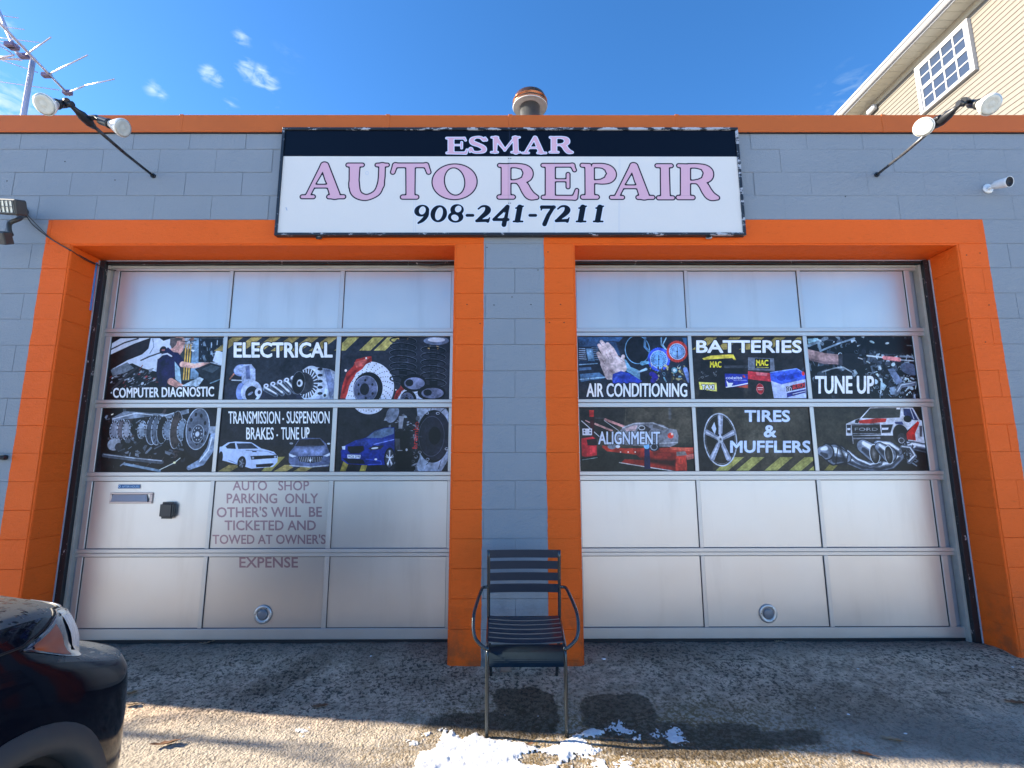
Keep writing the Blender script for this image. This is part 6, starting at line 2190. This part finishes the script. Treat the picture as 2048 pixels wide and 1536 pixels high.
# cabin
cab = [(.75, 1.08, .80), (.05, 1.52, .68), (-.25, 1.62, .64), (-1.3, 1.62, .62), (-1.85, 1.45, .64), (-2.05, 1.06, .74)]
bm = bmesh.new()
rowsv = []
for (y_, h_, hw_) in cab:
    rowsv.append([bm.verts.new((cxm + s_ * hw_, y_, ZG + h_ + dz_)) for s_, dz_ in ((-1, 0), (-.5, .03), (0, .04), (.5, .03), (1, 0))])
for a, b in zip(rowsv, rowsv[1:]):
    for k in range(4):
        bm.faces.new((a[k], a[k + 1], b[k + 1], b[k])).smooth = True
bmesh.ops.recalc_face_normals(bm, faces=bm.faces)
obj('roof', bm, CARP, car)
CGL = simple('tinted_glass', (.01, .012, .014), .05, 0, .1, 5, coat=.5)
for s_ in (1, -1):
    bm = bmesh.new()
    up = [bm.verts.new((cxm + s_ * hw_, y_, ZG + h_)) for (y_, h_, hw_) in cab]
    dn = [bm.verts.new((cxm + s_ * .86, y_ + (.05 if k == 0 else 0), ZG + 1.05)) for k, (y_, h_, hw_) in enumerate(cab)]
    for k in range(5):
        bm.faces.new((up[k], up[k + 1], dn[k + 1], dn[k]))
    bmesh.ops.recalc_face_normals(bm, faces=bm.faces)
    obj('side_windows', bm, CGL, car)
    bm = bmesh.new()
    box(bm, cxm + s_ * .93 - .06, cxm + s_ * .93 + .12 if s_ > 0 else cxm + s_ * .93 + .06, .48, .60, ZG + 1.06, ZG + 1.2, bev=.03)
    obj('wing_mirror', bm, CARP, car)

# ------------------------------------------------------------------ snow
SN = NT('old_snow')
sp_ = SN.pos()
SN.set(base=SN.mix(SN.sstep(SN.noise(sp_, 30, 4, .6), .35, .7), (.70, .72, .75), (.82, .83, .85)), rough=.55, sss=.2)
SN.b.inputs['Subsurface Radius'].default_value = (.01, .012, .015)
SN.bump(SN.noise(sp_, 130, 6, .75), .9, .010)
patches = [([(815, 1560), (838, 1505), (866, 1500), (884, 1472), (905, 1462), (925, 1480), (950, 1466), (975, 1478), (1012, 1482), (1048, 1487), (1085, 1500), (1118, 1488), (1140, 1476), (1170, 1462), (1182, 1456), (1212, 1462), (1196, 1472), (1165, 1476), (1178, 1492), (1205, 1500), (1188, 1512), (1150, 1512), (1120, 1530), (1110, 1560)], .020),
           ([(812, 1482), (830, 1478), (846, 1484), (838, 1494), (818, 1496)], .012), ([(840, 1472), (852, 1462), (864, 1468), (858, 1476)], .010), ([(876, 1460), (890, 1458), (908, 1470), (900, 1478), (884, 1474)], .012),
           ([(1212, 1458), (1226, 1446), (1240, 1442), (1252, 1456), (1276, 1464), (1268, 1470), (1232, 1470)], .010), ([(1262, 1476), (1282, 1468), (1286, 1482), (1266, 1484)], .008),
           ([(1298, 1470), (1318, 1458), (1326, 1476), (1306, 1482)], .007), ([(1328, 1462), (1352, 1450), (1366, 1470), (1380, 1486), (1350, 1490), (1330, 1484)], .0045),
           ([(1210, 1560), (1232, 1524), (1254, 1510), (1268, 1520), (1262, 1560)], .008), ([(1290, 1560), (1340, 1526), (1372, 1536), (1380, 1560)], .007),
           ([(1128, 1512), (1170, 1506), (1214, 1520), (1220, 1545), (1150, 1550)], .0035), ([(586, 1466), (598, 1456), (618, 1458), (622, 1464), (606, 1474)], .012)]
holes = [(1078, 1519, .10, .045), (1160, 1528, .06, .03), (1066, 1488, .018, .012)]
bm = bmesh.new()
hg = [on_ground(a, b) for a, b, _, _ in holes]
for poly_px, hh in patches:
    P = np.array([(q.x, q.y) for q in (on_ground(*p) for p in poly_px)])
    x0, y0 = P.min(0) - .02
    x1, y1 = P.max(0) + .02
    st = .0065 if (x1 - x0) > .3 else .005
    gx = np.arange(x0, x1, st)
    gy = np.arange(y0, y1, st)
    X, Y = np.meshgrid(gx, gy)
    d = -Canvas.sd_poly(P, X, Y)
    for (hq, hole) in zip(hg, holes):
        dh = (np.hypot((X - hq.x) / hole[2], (Y - hq.y) / hole[3]) - 1) * hole[3]
        d = np.minimum(d, dh)
    vv = {}
    for j in range(len(gy)):
        for i in range(len(gx)):
            q = Vector((gx[i], gy[j], 0))
            lace = 1.0 if hh > .012 else 2.0
            dd = d[j, i] - (lace - 1) * .006 + lace * (.014 * mnoise.noise(q * 38) + .014 * mnoise.noise(q * 90 + Vector((5, 1, 0))) + .008 * mnoise.noise(q * 170))
            if dd > -.004:
                h_ = hh * .6 * (1 - math.exp(-max(dd, 0) / .022)) * (1 + .6 * mnoise.noise(q * 22)) + .004 * mnoise.noise(q * 60) * (1 if dd > .01 else 0) - .002 * (dd < .001)
                vv[(i, j)] = bm.verts.new((gx[i], gy[j], ground_z(gx[i], gy[j]) + h_ + .002))
    for (i, j), v in list(vv.items()):
        if (i + 1, j) in vv and (i, j + 1) in vv and (i + 1, j + 1) in vv:
            bm.faces.new((v, vv[(i + 1, j)], vv[(i + 1, j + 1)], vv[(i, j + 1)])).smooth = True
snow = obj('snow', bm, SN.m)
snow['kind'] = 'stuff'
snow['label'] = 'patches of melting snow round the front legs of the chair'

# ------------------------------------------------------------------ fallen leaves and litter
LEAFB = simple('dead_leaf', (.20, .095, .045), .7, 0, .35, 60)
LEAFT = simple('tan_leaf', (.34, .25, .15), .7, 0, .3, 60)


def leaf(px, py, L, W, rz, curl, mat, label):
    q = on_ground(px, py)
    bm = bmesh.new()
    prof = [(-.5, .02), (-.35, .25), (-.2, .2), (-.05, .42), (.1, .26), (.25, .34), (.4, .12), (.5, .02)]
    prev = None
    for (t, w_) in prof:
        z = curl * (t * t * 2 + .05)
        ring = [bm.verts.new((t * L, -w_ * W, z + abs(w_) * W * .7 * (1 + t))), bm.verts.new((t * L, 0, z)), bm.verts.new((t * L, w_ * W, z + abs(w_) * W * .5))]
        if prev:
            for k in range(2):
                bm.faces.new((prev[k], ring[k], ring[k + 1], prev[k + 1])).smooth = True
        prev = ring
    tube(bm, [(.5 * L, 0, curl * .55), (.75 * L, .02 * L, curl * .7)], .0012, 5)
    bmesh.ops.transform(bm, matrix=Matrix.Translation(q + Vector((0, 0, .006))) @ Matrix.Rotation(rz, 4, 'Z'), verts=bm.verts)
    o = obj('fallen_leaf', bm, mat)
    tag(o, label, 'leaf', 'fallen leaves on the ground')


leaf(258, 1390, .10, .06, .5, .02, LEAFT, 'tan curled leaf beside the black car bumper, in shade')
leaf(262, 1412, .09, .04, .2, .012, LEAFT, 'pale folded leaf at the shadow edge by the car')
leaf(330, 1492, .15, .05, .35, .03, LEAFB, 'brown curled leaf in the sun right of the car')
leaf(410, 1289, .08, .03, .4, .02, LEAFT, 'thin dry leaf by the bottom of the left door')
leaf(640, 1415, .10, .05, .3, .008, LEAFB, 'flat brown leaf in shade just above the sunlit ground')
leaf(1785, 1483, .11, .05, -.5, .015, LEAFT, 'pale flat leaf on the ground at the lower right')
leaf(2032, 1408, .12, .05, -.3, .015, LEAFB, 'reddish brown leaf at the right edge of the frame')
leaf(1725, 1511, .10, .05, -.4, .006, LEAFB, 'dark flattened leaf near the lower right shadow edge')
leaf(1060, 1492, .05, .03, .2, .012, LEAFB, 'small brown leaf lying on the snow by the chair')
leaf(1555, 1285, .05, .025, .1, .012, LEAFT, 'small dry leaf by the bottom of the right door')
leaf(985, 1522, .07, .04, 1.0, .01, LEAFT, 'tan leaf pressed into the snow') if False else None
# stone under the chair against the pillar
q = on_ground(1012, 1342)
bm = bmesh.new()
bmesh.ops.create_icosphere(bm, subdivisions=2, radius=1)
for v in bm.verts:
    v.co *= 1 + .25 * mnoise.noise(v.co * 1.7)
    v.co = Vector((v.co.x * .045, v.co.y * .03, v.co.z * .026)) + q + Vector((0, 0, .014))
tag(obj('loose_stone', bm, simple('brown_stone', (.20, .14, .11), .8, 0, .3, 40, .002, 60), None, True), 'small brown stone behind the chair at the foot of the pillar', 'stone')
rl = random.Random(4)
WCH = simple('white_chip', (.75, .76, .78), .6)
CH_L = ('largest white chip, right of the pillar base', 'white chip halfway across the dark asphalt at the right', 'white chip by the pale leaf at the lower right', 'white chip near the right edge below the orange jamb', 'white chip below the right door bottom seal', 'white chip below the left door bottom seal', 'white chip just right of the right front chair leg', 'white chip left of the chair in the shade', 'tiny white chip in the wet patch under the chair, upper one', 'tiny white chip in the wet patch under the chair, lower one', 'tiny white chip right of the wet patches')
for ci, (x, y, s_) in enumerate(((1208, 1318, .014), (1697, 1429, .010), (1811, 1467, .008), (2025, 1334, .008), (1716, 1338, .008), (742, 1312, .007), (1134, 1396, .007), (848, 1402, .004), (1010, 1430, .003), (1076, 1432, .004), (1630, 1416, .004))):
    q = on_ground(x, y)
    bm = bmesh.new()
    bmesh.ops.create_icosphere(bm, subdivisions=1, radius=s_)
    for v in bm.verts:
        v.co = Vector((v.co.x * rl.uniform(.8, 1.6), v.co.y * rl.uniform(.7, 1.2), v.co.z * .5)) + q
    tag(obj('paint_chip', bm, WCH), CH_L[ci], 'chip', 'white chips on the asphalt')

# ------------------------------------------------------------------ bare sapling left of the garage, its twigs shade the ground by the car
BARK = simple('bark', (.10, .08, .06), .9, 0, .3, 30)
tree = thing('bare_tree', 'slim leafless sapling left of the garage, out of the picture', 'tree', (-9.2, 3.80, ground_z(-9.2, 3.8)))
rt = random.Random(21)
bm = bmesh.new()
tp = [Vector((-9.2, 3.80, -.1)), Vector((-9.18, 3.82, 1.2)), Vector((-9.22, 3.78, 2.3)), Vector((-9.15, 3.80, 3.2)), Vector((-9.1, 3.82, 3.75))]
tube(bm, curve_pts(tp, 4), [.06 - .045 * i / 16 for i in range(17)], 8)
obj('trunk', bm, BARK, tree)
bm = bmesh.new()


def twig(p, d, L, r, lv):
    q = [p]
    for i in range(4):
        d = (d + Vector((rt.uniform(-.2, .2), rt.uniform(-.2, .2), rt.uniform(-.05, .2)))).normalized()
        q.append(q[-1] + d * L / 4)
    tube(bm, q, [r * (1 - .2 * i) for i in range(5)], 5, mi=0)
    if lv:
        for i in (1, 2, 3, 4):
            twig(q[i], (d + Vector((rt.uniform(-.9, .9), rt.uniform(-.9, .9), rt.uniform(-.2, .6)))).normalized(), L * .55, r * .55, lv - 1)


for h_ in (2.5, 2.9, 3.15, 3.4):
    for k in range(1):
        a = rt.uniform(0, 6.28)
        twig(Vector((-9.16, 3.80, h_)), Vector((math.cos(a), math.sin(a) * .6, .5)).normalized(), .75, .016, 2)
crown = obj('crown', bm, BARK, tree)
